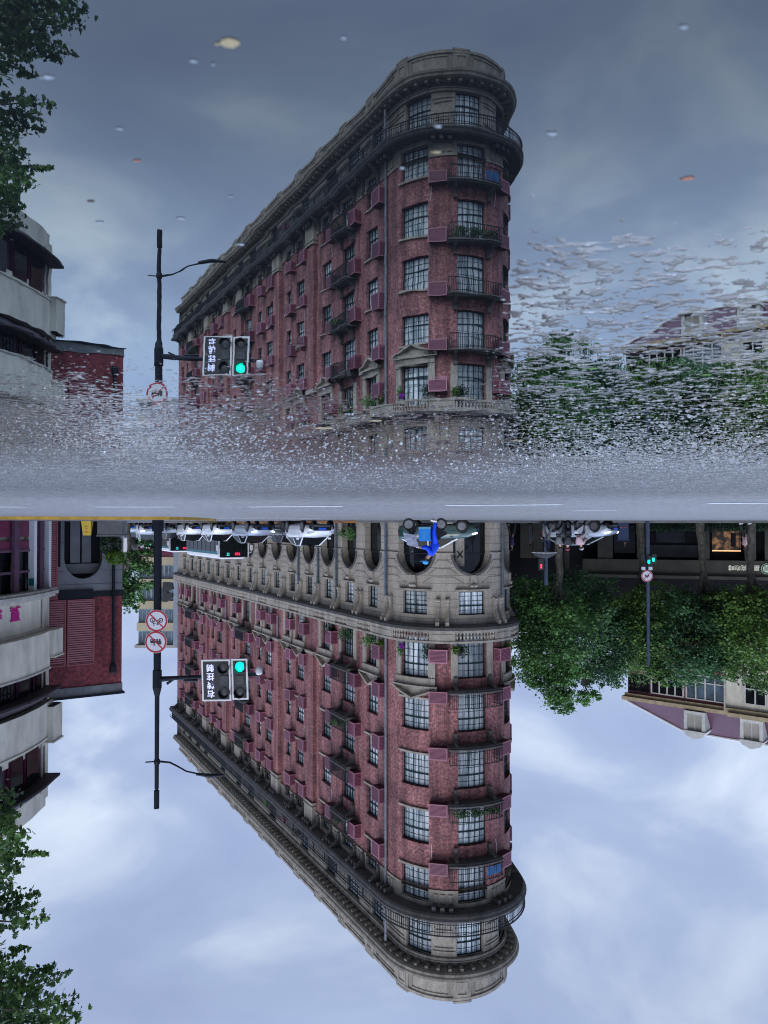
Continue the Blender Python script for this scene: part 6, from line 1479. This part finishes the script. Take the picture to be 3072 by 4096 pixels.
m.tube([(rx+.35, RY-.3, .5), (rx+.55, RY-.33, .82), (rx+1.0, RY-.25, .8)], .015, 5); m.tube([(rx+.35, RY+.3, .5), (rx+.55, RY+.33, .82), (rx+1.0, RY+.25, .8)], .015, 5); part(m, 'quilt', cl('silver_quilt', (.35, .37, .5)), t)
# people on the left
def ground_person(label, x, Y, rz, top, legs, pose, S=1.0, **k): return person(label, (xx(x, Y), Y, .12), rz, top, legs, pose, S=S, **k)
ground_person('walker in a navy top beside the drainpipe of the prow', 2046, 49, 2.6, c_navy, c_dk, 'walk')
ground_person('pale-shirted figure standing in the shade between two stone pillars', 2120, 56, 1.2, c_grey, c_grey, 'stand', .95)
t, J = ground_person('person in black with bare forearm under a large dark umbrella', 2192, 41, .3, c_navy, c_grey, 'walk', 1.02, umbrella=True)
up_ = thing('umbrella', 'large dark umbrella with a pale rim held over the person in black', 'umbrella', (xx(2192, 41)+.15, 41.1, 1.4))
m = MB(); cx_, cy_ = xx(2192, 41)+.18, 41.1; K = 16
prof = [(0, 2.38), (.25, 2.34), (.5, 2.22), (.66, 2.06)]; m.lathe([(r, z) for r, z in prof][::-1], K, Matrix.Translation((cx_, cy_, -.32))); part(m, 'canopy', c_dk, up_); m = MB(); m.tube([(cx_, cy_, 1.22), (cx_, cy_, 2.05)], .01, 6); part(m, 'shaft', M['alloy'], up_)
m = MB()
for k in range(K): q0, q1 = 2*math.pi*k/K, 2*math.pi*(k+1)/K; m.tube([(cx_+.665*math.cos(q0), cy_+.665*math.sin(q0), 1.735), (cx_+.665*math.cos(q1), cy_+.665*math.sin(q1), 1.735)], .014, 4)
part(m, 'rim', M['white'], up_)
for x, Y, rz, tp_, lg_, lb, sl, cc in ((2270, 41, 1.75, c_dk, c_dk, 'rider in black with a crimson bag on the scooter seen from behind', 'dark scooter seen from behind with red rear lamp', c_red), (2325, 42, 2.2, c_pink, c_grey, 'rider in pale pink on the scooter beside the silver car', 'pale scooter beside the silver car at the crossing', None)):
    scooter(sl, (xx(x, Y), Y, ROADZ), rz, c_white if cc is None else M['black'])
    off = Vector((math.cos(rz), math.sin(rz)))*-.35; person(lb, (xx(x, Y)+off.x, Y+off.y, ROADZ), rz, tp_, lg_, 'ride', True, cc or c_white, None, .98, 'foot_down')
person('person in grey sitting on a scooter close by the umbrella carrier', (xx(2236, 43), 43, ROADZ), 2.0, c_grey, c_grey, 'ride', True, c_dk, None, 1.0)
scooter('grey scooter close by the umbrella carrier', (xx(2236, 43)-.14, 43.3, ROADZ), 2.0, c_grey)
ground_person('person in black trousers and pale top walking past the lit shop window', 2978, 50, 2.9, c_pink, c_dk, 'walk', shoes=M['white'])
ground_person('figure in navy standing by the dark shop front near the hedge end', 2500, 58, -.3, c_navy, c_navy, 'stand')
# litter bin / blue box by the shops
t = thing('utility_box', 'dark blue street cabinet with two small red lamps near the hedge end', 'cabinet', (xx(2490, 53), 53, .12))
m = MB(); x = xx(2493, 53); m.box(x-.36, x+.36, 53, 53.4, .12, 1.25); m.box(x-.4, x+.4, 52.96, 53.44, 1.25, 1.33); part(m, 'cabinet', mat('dark_blue_paint', (.02, .04, .10), .5), t); m = MB(); m.box(x-.2, x-.1, 52.98, 53, .4, .46); m.box(x+.08, x+.18, 52.98, 53, .4, .46); part(m, 'lamp', M['tail'], t)

# ------------------------------------------------------------------ leaves and litter on the wet ground
def litter(x, y, size, col, label, name='fallen_leaf', cat='leaf', rz=0, asp=.5, curl=.02, z=.002, notch=True):
    Y = CAMH*F/(HZ-y); p = Vector((xx(x, Y), Y, z+.0009))
    m = MB(); n = 9; top = []; c_ = []
    rnd = random.Random(int(x*7+y))
    L_ = size*Y/F*(.62 if 'petal' in label else .85)
    sp = [(-.5+i/(n-1)) for i in range(n)]
    Mx = Matrix.Translation(p) @ Matrix.Rotation(rz, 4, 'Z')
    up_, dn_, md = [], [], []
    for i, s in enumerate(sp):
        wv = asp*.5*math.sqrt(max(0, 1-(2*s)**2))*(1+(.35*rnd.uniform(-1, 1) if notch else 0)); zc = curl*(4*s*s)*.25
        up_.append(Mx @ Vector((s*L_, wv*L_, (zc+curl*.5*wv)*L_))); dn_.append(Mx @ Vector((s*L_, -wv*L_, (zc+curl*.5*wv)*L_))); md.append(Mx @ Vector((s*L_, 0, zc*L_)))
    vs = up_+md+dn_; fs = [(i, i+1, n+i+1, n+i) for i in range(n-1)]+[(n+i, n+i+1, 2*n+i+1, 2*n+i) for i in range(n-1)]
    th = Vector((0, 0, .0003)); vs2 = [v-th for v in vs]
    m.add(vs, fs); m.add(vs2, [f[::-1] for f in fs])
    if size > 40: m.tube([md[-1], md[-1]+(md[-1]-md[-2])*1.5], .0006, 4)
    o = m.build(name, col); tag(o, label, cat); return o
ly, lo_, lr, lw_, lg_, lb_ = mat('yellow_leaf', (.33, .27, .15), .5, scale=60), mat('orange_leaf', (.32, .13, .08), .5, scale=60), mat('red_leaf', (.3, .03, .02), .5, scale=60), mat('pale_petal', (.24, .28, .31), .5, scale=60), mat('green_leaf', (.12, .25, .05), .5, scale=60), mat('brown_leaf', (.06, .025, .03), .5, scale=60)
for a in [(912, 150, 100, ly, 'large cream-yellow leaf floating near the top edge of the reflected sky', 'fallen_leaf', 'leaf', .1, .6), (770, 225, 46, lw_, 'white petal floating just below the large yellow leaf'), (846, 238, 30, lw_, 'tiny pale petal to the right of the white one below the yellow leaf'),
          (1373, 130, 36, lw_, 'white petal alone near the top middle of the puddle'), (2762, 702, 56, lo_, 'orange leaf floating on the reflected sky right of the building', 'fallen_leaf', 'leaf', .3, .7), (2215, 520, 64, lw_, 'elongated white petal right of the reflected roof'),
          (355, 795, 38, lb_, 'dark red-brown leaf floating left of the reflected lamp pole'), (395, 880, 42, lw_, 'bright white petal below the dark red-brown leaf'), (720, 865, 50, lw_, 'white petal between the lamp pole and the reflected cornice'),
          (918, 775, 32, lw_, 'white speck of petal near the reflected roof slope'), (1755, 490, 46, lw_, 'white petal on the reflected top balcony'), (1610, 660, 36, lw_, 'small white petal on the reflected top floor brickwork'), (1750, 595, 44, ly, 'tan leaf scrap on the reflected dark soffit'),
          (2750, 85, 50, lw_, 'pale petal in the upper corner of the reflected sky'), (470, 500, 44, lw_, 'pale petal left of the sky middle in the puddle'), (180, 290, 56, lw_, 'pale leaf scrap below the reflected near tree'), (540, 630, 40, lo_, 'tiny orange-brown leaf scrap in the middle left sky reflection'),
          (960, 970, 50, lw_, 'curved white petal beside the reflected street lamp head'), (2490, 1120, 36, lw_, 'thin white petal near the grainy edge on the right'), (1190, 1376, 70, lb_, 'brown twig-like leaf on the reflected brickwork'),
          (1296, 1706, 90, ly, 'pale curled leaf lying on the wet asphalt before the building reflection', 'fallen_leaf', 'leaf', .1, .9), (1506, 1676, 62, ly, 'yellow-green ragged leaf behind the pale curled leaf', 'fallen_leaf', 'leaf', .5, .9), (1410, 1664, 44, lw_, 'small pinkish leaf between the two yellow ones'),
          (1510, 1893, 40, lr, 'small bright red leaf on the asphalt in the middle'), (60, 1902, 34, lo_, 'orange leaf at the far left on the asphalt'), (140, 1921, 60, lw_, 'white feather-like scrap beside the orange leaf'), (2072, 1755, 50, ly, 'pale leaf at the foot of the reflected balustrade', 'fallen_leaf', 'leaf', 0, .9),
          (376, 1867, 18, lb_, 'dark round pebble-like scrap on the grey asphalt'), (2372, 1471, 60, lg_, 'green leaf lying in the rippled area on the right'), (2830, 1497, 50, lg_, 'dark green leaf farther right in the rippled area')]:
    a = list(a); kw = {}
    if len(a) > 5: kw = dict(name=a[5], cat=a[6], rz=a[7], asp=a[8])
    if 'petal' in a[4] and not kw: kw = dict(name='petal', cat='petal', rz=random.uniform(-.4, .4), asp=.7)
    litter(*a[:5], z=(-.0005 if a[1] < 1500 else .003), **kw)
